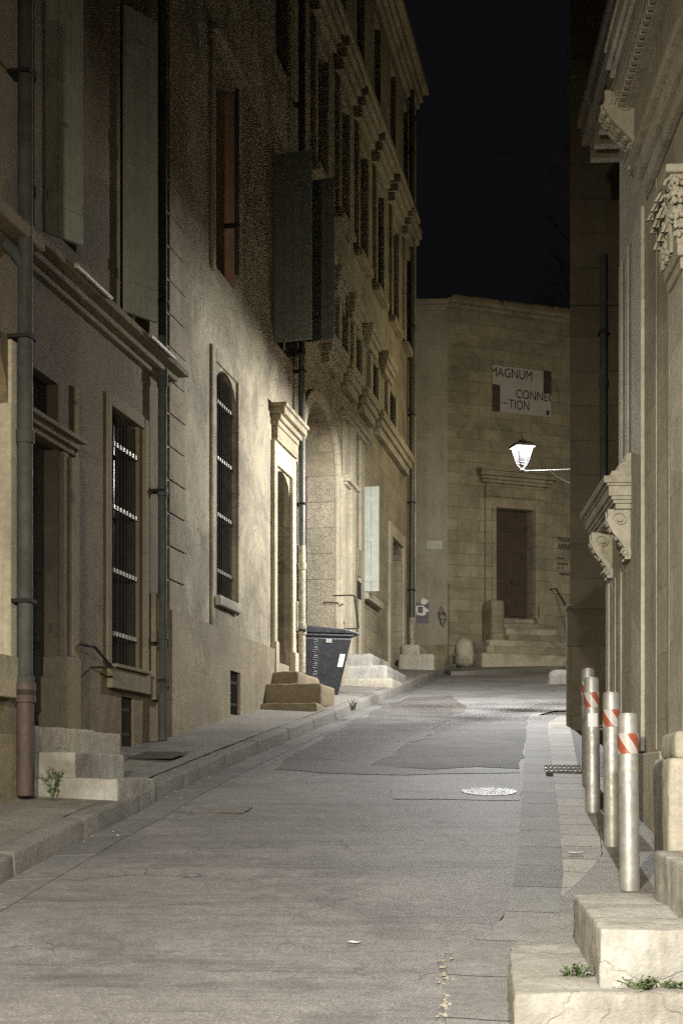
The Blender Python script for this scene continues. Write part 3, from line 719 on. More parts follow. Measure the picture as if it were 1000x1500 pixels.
mb=MB(); zc=Z(415,640); LW.box(mb,bd[0]-.1,bd[1]+.2,.001,.08,bd[3]+.31,zc); LW.cornice(mb,bd[0]-.08,bd[1]+.12,zc+.001,[(.07,.10),(.07,.14),(.09,.20),(.05,.23)]); mb.build('canopy',M['limeC'],R,bevel=.012)
mb=MB(); LW.box(mb,t(429)-.05,t(429)+.14,.056,.085,Z(429,925),Z(429,882)); mb.build('letter_box',M['pipeW'],R,bevel=.01)
pipe(R,442,.12,-40,800,M['pipeD'],.05,joints=(515,))
pipe(R,442,.12,800,986,M['pipeW'],.055,'lower_downpipe',joints=(830,918,925))
mb=MB(); LW.cornice(mb,tB0+.05,tB1-.05,14.4,[(.1,.1),(.1,.2),(.1,.35)]); mb.build('eaves_cornice',M['trimA'],R)
E=LW.root('door_steps','three brown worn stone steps under the canopied doorway, left of the wheelie bin','steps')
rough('step',M['stepB'],[(ltY(18.2),ltY(19.25),-.80,-.0,.3,Z(395,1027,.3))],E,amp=.016,cell=.06,round_=.035,seed=2)
rough('step',M['stepB'],[(ltY(18.45),ltY(19.35),-.80,-.0,1.0,1.31)],E,amp=.016,cell=.06,round_=.04,seed=5)
rough('step',M['stepB'],[(ltY(18.8),ltY(20.1),-.42,-.0,1.15,1.50)],E,amp=.016,cell=.06,round_=.04,seed=9)
E.children[-1].name='landing'

# ---- house C (renaissance facade up to the corner)
R=LW.root('renaissance_house','tall warm stone house with arched gateway and stepped window mouldings, up to the corner','house')
tC0,tC1=tB1+.002,LW.tY(31.7)
ar=(ltY(20.78),t(490),1.55,5.85)
wins=[(ltY(a),ltY(b)) for a,b in ((21.6,22.35),(23.4,24.1),(25.05,25.8),(26.8,27.5),(28.6,29.3),(30.3,30.9))]
ops=[(*ar,.55)]
for a,b in wins: ops.append((a,b,9.5,11.35,.16))
low=[(t(495),t(506)),(t(516),t(527)),(t(541),t(551)),(t(566),t(577))]
for a,b in low: ops.append((a,b,7.0+.25,7.95,.12))
for a,b in wins: ops.append((a+.02,b-.02,13.1,14.6,.14))
dc=(t(571),t(588),2.45,5.0); ops.append((*dc,.25))
cw=(t(533),t(551),3.5,5.3); ops.append((*cw,.18))
mb=MB(); LW.facade(mb,tC0,tC1,BASE,15.2,ops,0,1.2); LW.arch(mb,ar[0],ar[1],5.05,5.85,0,.55,14); LW.arch(mb,dc[0],dc[1],4.6,5.0,0,.25)
mb.build('wall',M['limeC'],R)
# gateway
mb=MB(); LW.box(mb,ar[0],ar[1],-.545,-.50,ar[2],ar[3])
for i in range(6): LW.box(mb,ar[0]+.05+i*.37,ar[0]+.36+i*.37,-.499,-.475,ar[2]+.1,4.9)
mb.build('gate',M['wood'],R,bevel=.008)
mb=MB(); LW.box(mb,ar[1]-.012,ar[1]-.001,-.46,-.001,ar[2],5.04); mb.build('gateway_jamb',M['pitted'],R)
mb=MB(); 
for o0,o1,ta,tb in ((.001,.06,0.0,.14),(.001,.10,.14,.24)): LW.box(mb,ar[1]+ta+.002,ar[1]+tb,o0,o1,2.05,5.05)
LW.box(mb,ar[1]-.02,ar[1]+.34,-.2,.14,1.4,2.04)
n=16; c=(ar[0]+ar[1])/2; r=(ar[1]-ar[0])/2
for i in range(n):
    a0,a1=math.pi*i/n,math.pi*(i+1)/n
    q=[]
    for (aa,rr) in ((a0,r+.003),(a0,r+.26),(a1,r+.26),(a1,r+.003)):
        h=.8*rr/r
        q.append((c+rr*math.cos(aa),5.051+h*math.sin(aa)))
    mb.hexa([LW.p(x,.001,z) for x,z in q]+[LW.p(x,.07,z) for x,z in q])
mb.build('gateway_moulding',M['limeC2'],R,bevel=.012)
mb=MB()
for ta,tb,pr in ((500,506,.05),(507,513,.10),(524,529,.06)):
    LW.box(mb,t(ta),t(tb),.001,pr,2.2,6.3)
LW.cornice(mb,t(500),t(529),6.1,[(.06,.12),(.06,.18)]); LW.cornice(mb,t(500),t(514),5.0,[(.05,.1),(.06,.16),(.05,.12)])
split_build(mb,'pilaster',M['limeC2'],R,bevel=.012)
# hood blocks and sill blocks, stepped up the facade
def blockrow(spans,z0,pr,name,mat,h=.42):
    mb=MB()
    for a,b in spans:
        LW.box(mb,a,b,-.02,pr*.55,z0,z0+h*.35-.001); LW.box(mb,a-.04,b+.04,-.02,pr*.8,z0+h*.35,z0+h*.65-.001); LW.box(mb,a-.08,b+.08,-.02,pr,z0+h*.65,z0+h)
    return split_build(mb,name,mat,R,bevel=.014)
blockrow([(t(472),t(493)),(t(501),t(516)),(t(525),t(541)),(t(548),t(592))],6.6,.2,'hood_moulding',M['limeC2'],.45)
blockrow([(t(468),t(476)),(t(485),t(497)),(t(508),t(520)),(t(533),t(545)),(t(556),t(568))],7.95,.19,'sill_moulding',M['limeC2'],.4)
mb=MB()
for a,b in low: LW.box(mb,a-.22,a-.002,.001,.07,7.06,7.93); LW.box(mb,b+.002,b+.15,.001,.05,7.06,7.93)
split_build(mb,'window_pilaster',M['limeC2'],R,bevel=.01)
for a,b in low:
    mb=MB(); LW.box(mb,a,b,-.118,-.1,7.25,7.95); mb.build('low_window',M['glass'],R)
for a,b in wins:
    mb=MB(); LW.box(mb,a,b,-.155,-.13,9.5,11.35); w_=mb.build('window',M['glass'],R)
    mb=MB(); LW.box(mb,a-.16,a-.002,.001,.07,9.4,11.6); LW.box(mb,b+.002,b+.16,.001,.07,9.4,11.6); LW.box(mb,a,b,.001,.07,11.352,11.6); LW.box(mb,a-.2,b+.2,.0,.14,9.26,9.398)
    mb.build('frame',M['limeC'],w_,bevel=.012)
blockrow([(a-.25,b+.3) for a,b in wins],11.65,.26,'window_cornice',M['limeC'],.5)
mb=MB(); LW.box(mb,tC0+.02,tC1-.02,.001,.1,12.35,12.5); LW.box(mb,tC0+.02,tC1-.02,.001,.16,12.501,12.6); mb.build('string_course',M['limeC2'],R,bevel=.01)
mb=MB()
for a,b in wins: LW.box(mb,a+.02,b-.02,-.135,-.12,13.1,14.6)
split_build(mb,'attic_window',M['glass'],R)
mb=MB(); LW.cornice(mb,tC0+.02,tC1-.1,14.9,[(.15,.08),(.15,.15),(.2,.22),(.15,.34)]); mb.build('eaves_cornice',M['limeC'],R,bevel=.02)
# side front along the lane
mb=MB(); LW.box(mb,tC1-.02,tC1+.04,-.6,.06,BASE,14.8); mb.build('corner_quoins',M['limeC'],R,bevel=.02)
mb=MB(); LW.box(mb,dc[0],dc[1],-.245,-.2,dc[2],dc[3]); mb.build('door',M['wood'],R)
mb=MB(); LW.box(mb,dc[0]-.3,dc[0]-.002,.001,.06,2.3,5.25); LW.box(mb,dc[1]+.002,dc[1]+.3,.001,.06,2.3,5.25); LW.box(mb,dc[0],dc[1],.001,.06,5.002,5.25); split_build(mb,'door_surround',M['limeC2'],R,bevel=.012)
mb=MB(); LW.box(mb,cw[0],cw[1],-.175,-.15,cw[2],cw[3]); mb.build('ground_window',M['glass'],R)
mb=MB(); LW.box(mb,cw[0]-.2,cw[1]+.1,-.05,.12,cw[2]-.16,cw[2]-.03); mb.build('window_sill',M['limeC2'],R,bevel=.01)
LW.leaf(R,t(530),.02,93,.30,Z(530,867),Z(530,714),M['shutC'])
mb=MB(); LW.box(mb,t(514),t(519),.101,.125,Z(516,845),Z(516,805)); mb.build('notice_panel',M['plinthB'],R)
mb=MB(); LW.box(mb,t(515)-.03,t(519),.101,.12,Z(516,877),Z(516,852)); mb.build('meter_box',M['iron'],R)
pipe(R,603,.10,130,905,M['pipeD'],.06,joints=(300,480,600))
pipe(R,603,.10,905,962,M['pipeW'],.06,'lower_downpipe')
mb=MB(); rr_=[(514,872),(519,873),(525,920),(522,921)]
mb.tube([LW.p(t(a,.3),.3,Z(a,b,.3)) for a,b in rr_],.013,8); mb.tube([LW.p(t(514,.3),.0,Z(514,872,.3)),LW.p(t(514,.3),.3,Z(514,872,.3))],.012,6)
mb.tube([LW.p(t(522,.3),.0,Z(522,921,.3)),LW.p(t(522,.3),.3,Z(522,921,.3))],.012,6)
tag(wall_obj(mb.build('handrail',M['iron'],smooth=True)),'thin bent black handrail on the warm stone wall above the bright white steps','handrail')
E=LW.root('door_steps','bright white stone steps against the warm stone house, right of the wheelie bin','steps')
rough('step',M['stepW'],[(ltY(23.5),ltY(25.6),-.80,-.0,1.3,1.97)],E,amp=.016,cell=.07,round_=.05,seed=12)
rough('step',M['stepW'],[(ltY(23.9),ltY(25.6),-.50,-.0,1.9,2.20)],E,amp=.018,cell=.06,round_=.06,seed=14)
rough('ramp',M['step'],[(ltY(23.3),ltY(25.6),-.92,-.0,1.0,1.74)],E,amp=.012,cell=.09,round_=.04,seed=16)
E=LW.root('door_steps','low worn stone steps at the corner of the warm stone house, beside the weeds','steps')
rough('step',M['step'],[(ltY(29.6),ltY(31.5),-.75,-.0,2.1,2.72)],E,amp=.02,cell=.08,round_=.05,seed=22)
rough('step',M['step'],[(ltY(29.9),ltY(31.5),-.4,-.0,2.6,2.95)],E,amp=.02,cell=.08,round_=.05,seed=23)

# ================================================================== END HOUSE
FW=W(2.73,36.67,1,.4,-1)
t=FW.t; Z=FW.z; GB=1.5
R=FW.root('end_house','rubble stone house closing the street with a brown double door behind the lantern','house')
zt=12.32
door=(t(724),t(781),Z(750,906),Z(750,746))
mb=MB(); FW.facade(mb,0,12,GB,zt,[(*door,.4)],0,.9); mb.build('wall',M['far'],R)
mb=MB(); FW.box(mb,-.15,12,-.5,.12,zt+.001,zt+.1); FW.box(mb,-.1,12,-.5,.22,zt+.101,zt+.2); mb.build('eaves',M['far'],R,bevel=.02)
mb=MB(); 
mb.build('coping',M['wing'],R) if mb.v else None
rough('coping',M['stepB'],[(i*1.5,i*1.5+1.49,-.25,.5,zt+.18,zt+.30+.03*(i%3)) for i in range(8)],R,amp=.05,cell=.16,round_=.05,seed=60)
w=(door[1]-door[0])
mb=MB()
for k in range(2):
    a=door[0]+k*w/2+.004; b=a+w/2-.008
    FW.box(mb,a,b,-.39,-.33,door[2],door[3])
    for c,d in ((.1,.85),(.95,1.7),(1.8,2.35)): FW.box(mb,a+.08,b-.08,-.3295,-.305,door[2]+c,door[2]+d)
FW.box(mb,door[0],door[1],-.329,-.29,door[2]+2.42,door[2]+2.5)
d_=mb.build('double_door',M['wood'],R,bevel=.01)
mb=MB(); mb.lathe([(.0,0),(.03,.01),(.03,.04),(.0,.05)],(0,0,0),10)
k=mb.build('door_handle',M['iron'],d_); k.location=(door[0]+w/2+.08,.30,door[2]+1.0); k.rotation_euler.x=math.pi/2
mb=MB()
FW.box(mb,door[0]-.30,door[0]-.002,.001,.09,door[2]-.0,door[3]+.28); FW.box(mb,door[1]+.002,door[1]+.30,.001,.09,door[2],door[3]+.28); FW.box(mb,door[0]-.0,door[1],.001,.085,door[3]+.002,door[3]+.28)
FW.box(mb,door[0]-.12,door[0]-.003,.0905,.13,door[2],door[3]+.1); FW.box(mb,door[1]+.003,door[1]+.12,.0905,.13,door[2],door[3]+.1)
FW.box(mb,door[0]-.34,door[0]-.05,.001,.13,door[2]-.3,door[2]+.35); FW.box(mb,door[1]+.05,door[1]+.34,.001,.13,door[2]-.3,door[2]+.35)
split_build(mb,'door_surround',M['far'],R,bevel=.012)
mb=MB(); FW.box(mb,door[0]-.3,door[1]+.3,.001,.1,door[3]+.285,door[3]+.62); FW.cornice(mb,door[0]-.34,door[1]+.36,door[3]+.63,[(.08,.14),(.08,.2),(.12,.3),(.06,.36)]); mb.build('door_cornice',M['far'],R,bevel=.012)
# painted words by the door
text_mesh('painted_word',FW,'PASSAGE',t(816),t(842),Z(826,794),Z(826,787),.004,M['ink'],R,bold=.02)
text_mesh('painted_word',FW,'ARENA',t(816.5),t(836),Z(826,805),Z(826,796.5),.004,M['ink'],R,bold=.02)
mb=MB()
for a,b,y_ in ((816,826,818),(816,832,826),(817,820,832),(823,825,833),(819,838,841)):
    tt=t(a)
    while tt<t(b)-.03:
        q=random.uniform(.03,.06); FW.box(mb,tt,tt+q*.75,.003,.007,Z(a,y_)-.02,Z(a,y_)+.035); tt+=q
mb.build('faded_lines',M['wood'],R)
# lower plinth of end house
mb=MB(); FW.box(mb,0.02,door[0]-.36,.001,.06,GB,Z(690,858)); mb.build('plinth',M['far'],R,bevel=.012)
# door steps
E=FW.root('entrance_steps','flight of mossy stone steps climbing to the brown double door','steps')
z0=3.02; cols=[M['step'],M['far'],M['step'],M['far'],M['step'],M['far'],M['step']]
zd=door[2]
lv=[(t(705,1.7),6.0,1.75,2.2,3.27),(t(712,1.4),6.0,1.45,3.0,3.49),(t(716,1.1),6.0,1.15,3.3,3.68),(door[0]-.05,6.0,.95,3.5,3.86),(door[0]-.0,door[1]+.35,.68,3.7,4.05),(door[0],door[1]+.12,.42,3.9,4.22),(door[0]+.01,door[1]-.01,.14,4.0,zd-.01)]
for i,(a,b,o_,za,zb) in enumerate(lv):
    rough('step',cols[i],[(a,b,-o_,0.3 if i==6 else -.001,za,zb)],E,amp=.03,cell=.1,round_=.06,seed=i*3+1)
rough('cheek_block',M['far'],[(door[0]-.45,door[0]-.08,-.75,-.14,3.0,4.75)],E,amp=.03,cell=.1,round_=.1,seed=77)
# stair handrail
mb=MB(); mb.tube([FW.p(t(805),.3,Z(805,864)),FW.p(t(832,1.2),1.2,Z(832,892,1.2)),FW.p(t(832,1.2)+.1,1.25,Z(832,892,1.2)-.9)],.018,8); mb.tube([FW.p(t(805),.0,Z(805,864)),FW.p(t(805),.3,Z(805,864))],.014,6)
tag(wall_obj(mb.build('handrail',M['iron'],smooth=True),FW),'sloping dark handrail beside the entrance steps of the end house','handrail')
# banner
bt0,bt1=t(720),t(805.5); bz0,bz1=Z(720,602.5),Z(720,534.5)
B=FW.root('exhibition_banner','pale banner reading MAGNUM CONNECTION high on the end house above the lantern','banner')
mb=MB(); FW.box(mb,bt0,bt1,.03,.05,bz0,bz1); mb.build('sheet',M['banner'],B,bevel=.003)
bw_=bt1-bt0; bh=bz1-bz0
mb=MB(); FW.box(mb,bt1-bw_*.135,bt1+.004,.0505,.054,bz0+bh*.52,bz1+.004); FW.box(mb,bt0-.004,bt0+bw_*.125,.0505,.054,bz0-.004,bz0+bh*.58); FW.box(mb,bt1-bw_*.085,bt1-bw_*.03,.0505,.054,bz0+bh*.04,bz0+bh*.14)
split_build(mb,'photo_panel',M['bred'],B)
T=lambda s_,a,b,c,d,**k: text_mesh('lettering',FW,s_,bt0+bw_*a,bt0+bw_*b,bz0+bh*c,bz0+bh*d,.0515,M['ink'],B,clip=(bt0,bt1),thick=.003,**k)
T('MAGNUM',-.035,.67,.755,.955); T('CONNEC',.395,1.05,.335,.53); T('TION',.275,.62,.09,.295)
mb=MB(); FW.box(mb,bt0+bw_*.14,bt0+bw_*.255,.0515,.0545,bz0+bh*.19,bz0+bh*.205); mb.build('dash',M['ink'],B)
mb=MB()
for a,b,c in ((.34,.76,.64),(.70,.9,.085)):
    x=a
    while x<b: 
        q=random.uniform(.02,.05); FW.box(mb,bt0+bw_*x,bt0+bw_*(x+q*.7),.0515,.0535,bz0+bh*c,bz0+bh*(c+.02)); x+=q
mb.build('small_print',M['shutA'],B)

# ---- grey rendered house at the left of it
PW=W(2.722,36.56,1,-.02,-1)
t=PW.t; Z=PW.z
R=PW.root('rendered_house','grey rendered house end wall with posters and graffiti, left of the end house','house')
mb=MB(); PW.facade(mb,-7,0,GB,12.35,[],0,.6); mb.build('wall',M['plaster'],R)
mb=MB(); PW.box(mb,-7,-.0,.001,.05,GB,Z(630,945)); mb.build('plinth',M['plinthB'],R,bevel=.012)
mb=MB(); PW.box(mb,-7,.0,-.3,.16,12.351,12.47); PW.box(mb,-7,.0,-.3,.08,12.2,12.349); mb.build('eaves',M['plaster'],R,bevel=.02)
S=PW.root('street_plaque','small pale street name plaque on the grey rendered wall','sign')
mb=MB(); PW.box(mb,t(624),t(648),.002,.02,Z(636,805),Z(636,792)); mb.build('plate',M['plaque'],S,bevel=.006)
text_mesh('lettering',PW,'RUE',t(633),t(639),Z(636,796),Z(636,794),.0205,M['shutA'],S,thick=.002)
text_mesh('lettering',PW,'DU CLOITRE',t(627),t(645),Z(636,800),Z(636,797.3),.0205,M['shutA'],S,thick=.002)
S=PW.root('torn_poster','torn white and purple poster pasted on the grey rendered wall','poster')
mb=MB(); PW.box(mb,t(609),t(628),.002,.006,Z(620,913),Z(620,883)); mb.build('backing',M['blueP'],S)
mb=MB()
def ppoly(mb,pts,o0,o1):
    q=[(t(a),Z(a,b)) for a,b in pts]
    n=len(q); mb.add([PW.p(x,o0,z) for x,z in q]+[PW.p(x,o1,z) for x,z in q],[tuple(range(n)),tuple(range(2*n-1,n-1,-1))]+[(i,(i+1)%n,n+(i+1)%n,n+i) for i in range(n)])
ppoly(mb,[(616,884),(617,879),(618,873),(619,878),(622,876),(623,879),(627,878),(625,884),(622,886),(618,885)],.007,.010)
ppoly(mb,[(609,888),(620,887),(622,890),(627,893),(628,896),(623,897),(624,900),(620,902),(611,901),(609,897)],.007,.010)
mb.build('torn_paper',M['paper'],S)
mb=MB(); PW.box(mb,t(612),t(619),.011,.013,Z(615,898),Z(615,889)); k=mb.build('printed_frame',M['ink'],S)
mb=MB(); PW.box(mb,t(613.5),t(617.5),.0135,.015,Z(615,896.5),Z(615,890.5)); mb.build('printed_figure',M['blueP'],S)
def scrawl(mb, wall, pts, o, r): mb.tube([wall.p(wall.t(a),o,wall.z(a,b)) for a,b in pts],r,5)
mb=MB()
scrawl(mb,PW,[(641.5,901),(644,895),(646,888),(648,894),(651,899),(653,900)],.006,.012)
scrawl(mb,PW,[(641,900),(646,897.5),(651,898)],.006,.012)
scrawl(mb,PW,[(641.5,905),(642.5,902),(646,900),(650,900),(653,903),(652,906),(648,908),(643,907),(643.5,903),(645,910),(646,913)],.006,.012)
scrawl(mb,PW,[(644,912),(647,916),(649,919),(650,912),(652,908.5),(654,907)],.006,.012)
tag(wall_obj(mb.build('wall_graffiti',M['ink']),PW),'black spray scrawl of triangle and ring on the grey rendered wall','graffiti')

# guard stones
def guard(name,label,px,py,h,r,mat,seed):
    p=G(px,py); bm=bmesh.new(); bmesh.ops.create_icosphere(bm,subdivisions=4,radius=1)
    for v in bm.verts:
        c=v.co; z=c.z
        rr=r*(1.0 if z>0 else 1.0)
        q=Vector((c.x*rr,c.y*rr*.9,0)); 
        if z<0: f=(1/max(.25,math.sqrt(max(1e-4,1-z*z)))); q*=min(f,1.6)
        zz=h*.62*(1+z*.62) if z>0 else h*.62*(1+z)
        v.co=q+Vector((0,0,zz-.05)); v.co+=v.co.normalized()*noise.noise(v.co*5+Vector((seed,0,0)))*.035
    me=D.meshes.new(name); bm.to_mesh(me); bm.free(); me.materials.append(mat)
    for f in me.polygons: f.use_smooth=True
    o=D.objects.new(name,me); C.objects.link(o); o.location=p; return tag(o,label,'guard stone')
guard('guard_stone','weathered grey guard stone standing at the foot of the end house wall',680,976,.78,.24,M['step'],3)
guard('guard_stone','bright white low guard stone by the dark wall under the lantern',822,1004,.33,.26,M['stepW'],8)

# ================================================================== RIGHT SIDE
RWF=W(1.6625,0,.05,1,1)
t=RWF.t; Z=RWF.z
R=RWF.root('museum_porch','pale ashlar church-like front with carved consoles, hood and capital at right','building')
tP0,tP1=RWF.tY(-6),t(907)
mb=MB(); RWF.facade(mb,tP0,tP1,BASE,6.2,[],0,.8); mb.build('wall',M['museum'],R)
mb=MB(); RWF.facade(mb,tP1+.001,t(888),BASE,2.34,[],-.0,.4); mb.build('door_bay',M['museum'],R)
# vertical mouldings
mb=MB()
for a,b,pr in ((926,933,.010),(934,941,.018),(942.5,944.5,.03)):
    RWF.box(mb,t(a),t(b),.001,pr,.24,4.15)
for a,b,pr in ((908,912,.012),(917,921,.012)): RWF.box(mb,t(a),t(b),.001,pr,2.45,4.15)
for a,b,pr in ((889,893,.014),(899,902,.01),(908,911,.014)): RWF.box(mb,t(a),t(b),.001,pr,-.5,1.7)
RWF.box(mb,t(960),t(962),.001,.007,.24,4.15); RWF.box(mb,t(978),t(981),.001,.008,.24,3.9)
split_build(mb,'moulding',M['museum2'],R,bevel=.008)
# big pilaster near right edge: shaft, capital, base
pa,pb=RWF.tY(8.3),RWF.tY(8.72)
mb=MB(); RWF.box(mb,pa,pb,.001,.085,.3,3.02); mb.build('pilaster_shaft',M['museum'],R,bevel=.01)
mb=MB(); RWF.box(mb,pa,pb+.02,.001,.10,3.02,3.09); RWF.box(mb,pa-.02,pb+.03,.001,.12,3.091,3.16); mb.build('pilaster_neck',M['museum2'],R,bevel=.01)
# corinthian capital: bell with curling leaves and volutes
mb=MB(); RWF.box(mb,pa,pb+.0,.001,.12,3.161,3.54); RWF.box(mb,pa-.04,pb+.10,.001,.19,3.57,3.62); RWF.box(mb,pa-.02,pb+.06,.001,.165,3.541,3.569)
cap=mb.build('capital',M['museum2'],R,bevel=.012)
def acanthus(mb,tt,z0,h,o0,out,w):
    rows=7; vs=[]
    for i in range(rows+1):
        f=i/rows; bend=out*(f**2.2); z=z0+h*(math.sin(min(1,f*1.12)*math.pi/2) if f<.85 else 1-(f-.85)*1.6)
        ww=w*(.55+.5*math.sin(f*math.pi*.95))*(1+.18*(-1)**i)*(1 if f<.9 else .5)
        for s_,dd in ((-1,-.25),(-.5,.1),(0,-.05),(.5,.1),(1,-.25)): vs.append(RWF.p(tt+s_*ww/2,o0+.02+bend+dd*.05,z))
    fs=[(i*5+j,i*5+j+1,(i+1)*5+j+1,(i+1)*5+j) for i in range(rows) for j in range(4)]
    b=len(mb.v); mb.add(vs,fs)
    back=[(v[0],v[1]-RWF.sg*.025,v[2]) for v in vs]
    mb.add(back,[tuple(reversed(f)) for f in fs])
lf=MB()
for row,(z0,h,out,n_) in enumerate(((3.165,.17,.05,3),(3.23,.22,.07,3),(3.34,.18,.09,3))):
    for i in range(n_):
        tt=pa+(pb-pa)*(i+.5+(row%2)*.35)/n_+.1; acanthus(lf,min(tt,pb+.03),z0,h,.11,out,(pb-pa)/n_*.95)
for k in range(90):
    q=random.random(); zz=3.17+.37*random.random(); x,y_,_=RWF.p(pb-(pb-pa)*q,.12+.24*(zz-3.17)*random.uniform(.1,.6),zz); rr=random.uniform(.008,.02)
    lf.lathe([(.003,-rr),(rr*.8,-rr*.6),(rr,0),(rr*.7,rr*.7),(.003,rr)],(x,y_,zz),7)
for k in range(130):
    zz=3.17+.37*random.random(); oo=random.uniform(.01,.125)+.10*(zz-3.17); x,y_,_=RWF.p(pa-.012-.10*(zz-3.17),oo,zz); rr=random.uniform(.008,.02)
    lf.lathe([(.003,-rr),(rr*.8,-rr*.6),(rr,0),(rr*.7,rr*.7),(.003,rr)],(x,y_,zz),7)
lf.build('acanthus_leaves',M['museum2'],cap,smooth=True)
def spiral(mb,wall,tc,oc,zc,r,w,turns=1.6,th=.02,along='t',dirn=1):
    """scroll: spiral ribbon in the out-z plane, extruded along t by w (consoles)"""
    pts=[]
    n=int(28*turns)
    for i in range(n+1):
        f=i/n; a=f*turns*2*math.pi*dirn; rr=r*(1-.82*f)
        pts.append((oc+rr*math.cos(a),zc+rr*math.sin(a)))
    for (a0,b0),(a1,b1) in zip(pts,pts[1:]):
        dx,dz=a1-a0,b1-b0; l=math.hypot(dx,dz) or 1; nx,nz=-dz/l*th,dx/l*th
        q=[(a0,b0),(a1,b1),(a1+nx,b1+nz),(a0+nx,b0+nz)]
        mb.hexa([wall.p(tc-w/2,x,z) for x,z in q]+[wall.p(tc+w/2,x,z) for x,z in q])
vo=MB()
for tt in (pb+.02,pa): spiral(vo,RWF,tt,.15,3.50,.055,.05,1.5,.018)
split_build(vo,'volute',M['museum2'],cap)
def console(root,tc,w,ztop,zbot,pr,name='console'):
    """S-scroll bracket: profile in the out-z plane with raised ribbons and spiral eyes"""
    H=ztop-zbot
    n=18; prof=[]
    for i in range(n+1):
        f=i/n; z=ztop-H*f
        o_=pr*(1.0-.05*f) if f<.18 else pr*(.95*max(0,1-((f-.18)/.82))**1.25+.16+.14*math.sin((f-.18)/.82*math.pi*2.2)*f)
        prof.append((max(.03,o_),z))
    poly=[(0,ztop)]+prof+[(0,zbot)]
    mb=MB(); mb.prism([(RWF.sg*a,b) for a,b in poly],tc-w/2,tc+w/2,'x'); c=mb.build(name,M['museum2'],root,bevel=.008)
    mb=MB()
    for s_ in (-1,1):
        for k in range(n):
            (a0,b0),(a1,b1)=prof[k],prof[k+1]
            q=[(max(0,a0-.035),b0),(a0+.012,b0),(a1+.012,b1),(max(0,a1-.035),b1)]
            tt=tc+s_*w/2; mb.hexa([RWF.p(tt-.014,x,z) for x,z in q]+[RWF.p(tt+.014,x,z) for x,z in q])
    k=MB(); 
    for (oc,zc,r) in ((pr*.52,ztop-H*.2,H*.17),(pr*.22+.01,zbot+H*.12,H*.10)):
        spiral(mb,RWF,tc,oc,zc,r,w+.04,1.7,H*.035)
        x,y_,_=RWF.p(tc-w/2-.03,oc,zc); 
        k.tube([(tc-w/2-.03,y_,zc),(tc+w/2+.03,y_,zc)],r*.32,12)
    mb.build('scroll',M['museum2'],c); k.build('scroll_eye',M['museum2'],c,smooth=True)
    # leaf on the front
    lf=MB()
    for i in range(5):
        f=.3+.13*i; o_=prof[int(f*n)][0]; z=prof[int(f*n)][1]
        for s_ in (-1,0,1): lf.lathe([(.004,-.02),(w*.12,-.008),(w*.14,.012),(.004,.03)],RWF.p(tc+s_*w*.22,o_+.006,z),8)
    lf.build('leaf_carving',M['museum2'],c,smooth=True)
    return c
console(R,t(924)+.07,.13,2.10,1.72,.165); console(R,t(896)+.02,.13,2.10,1.72,.165)
# hood over the door
h0,h1=t(925)-.02,RWF.tY(12.25)
mb=MB()
def hood(a,b,z0,z1,pr): RWF.box(mb,a,b,.001,pr,z0,z1)
hood(h0+.03,h1-.04,2.10,2.14,.12); hood(h0+.015,h1-.03,2.141,2.165,.14); hood(h0-.0,h1,2.195,2.27,.175); hood(h0-.01,h1+.015,2.271,2.29,.19); hood(h0-.02,h1+.03,2.291,2.345,.215); hood(h0+.005,h1-.01,2.166,2.194,.155)
mb.build('door_hood',M['museum2'],R,bevel=.006)
mb=MB(); mb.prism([(0,2.346),(.16,2.346),(.15,2.39),(.10,2.40),(.09,2.45),(.05,2.46),(.04,2.52),(0,2.53)],h0+.04,h1-.1,'x'); mb.build('hood_cap',M['museum2'],R,bevel=.004)
# plinth
mb=MB(); RWF.box(mb,t(977),t(926),.001,.05,BASE,.22); mb.build('plinth',M['museum2'],R,bevel=.01)
rough('pilaster_base',M['museum2'],[(pa-.04,pb+.1,.0,.17,BASE,.16),(pa-.02,pb+.06,.0,.13,.16,.31)],R,amp=.02,cell=.06,round_=.03,seed=31)
# entablature over the porch
mb=MB(); e1=tP1+.04
for z0,z1,pr in ((4.13,4.23,.06),(4.231,4.36,.10),(4.361,4.42,.15),(4.42,4.9,.06),(4.901,4.98,.14),(4.981,5.04,.20)):
    RWF.box(mb,tP0,t(952) if z0<4.4 else t(940),.001,pr,z0+.0005,z1)
mb.build('entablature',M['museum2'],R,bevel=.012)
mb=MB()
for z0,z1,pr in ((5.24,5.36,.14),(5.361,5.42,.17),(5.421,5.55,.20),(5.551,5.6,.215)):
    RWF.box(mb,tP0,e1-.7,.0,pr,z0,z1)
mb.build('cornice',M['museum2'],R,bevel=.015)
mb=MB(); tt=tP0+.1
while tt<e1-.85:
    mb.prism([(0,5.041),(.06,5.06),(.10,5.12),(.135,5.13),(.135,5.239),(0,5.239)],tt,tt+.13,'x'); tt+=.36
split_build(mb,'modillion',M['museum2'],R,bevel=.012)
mb=MB(); tt=tP0
while tt<t(942): RWF.box(mb,tt,tt+.05,.141,.18,4.905,4.975); tt+=.085
mb.build('dentils',M['museum2'],R)
console(R,RWF.tY(10.4),.22,5.03,4.55,.26,'large_console')
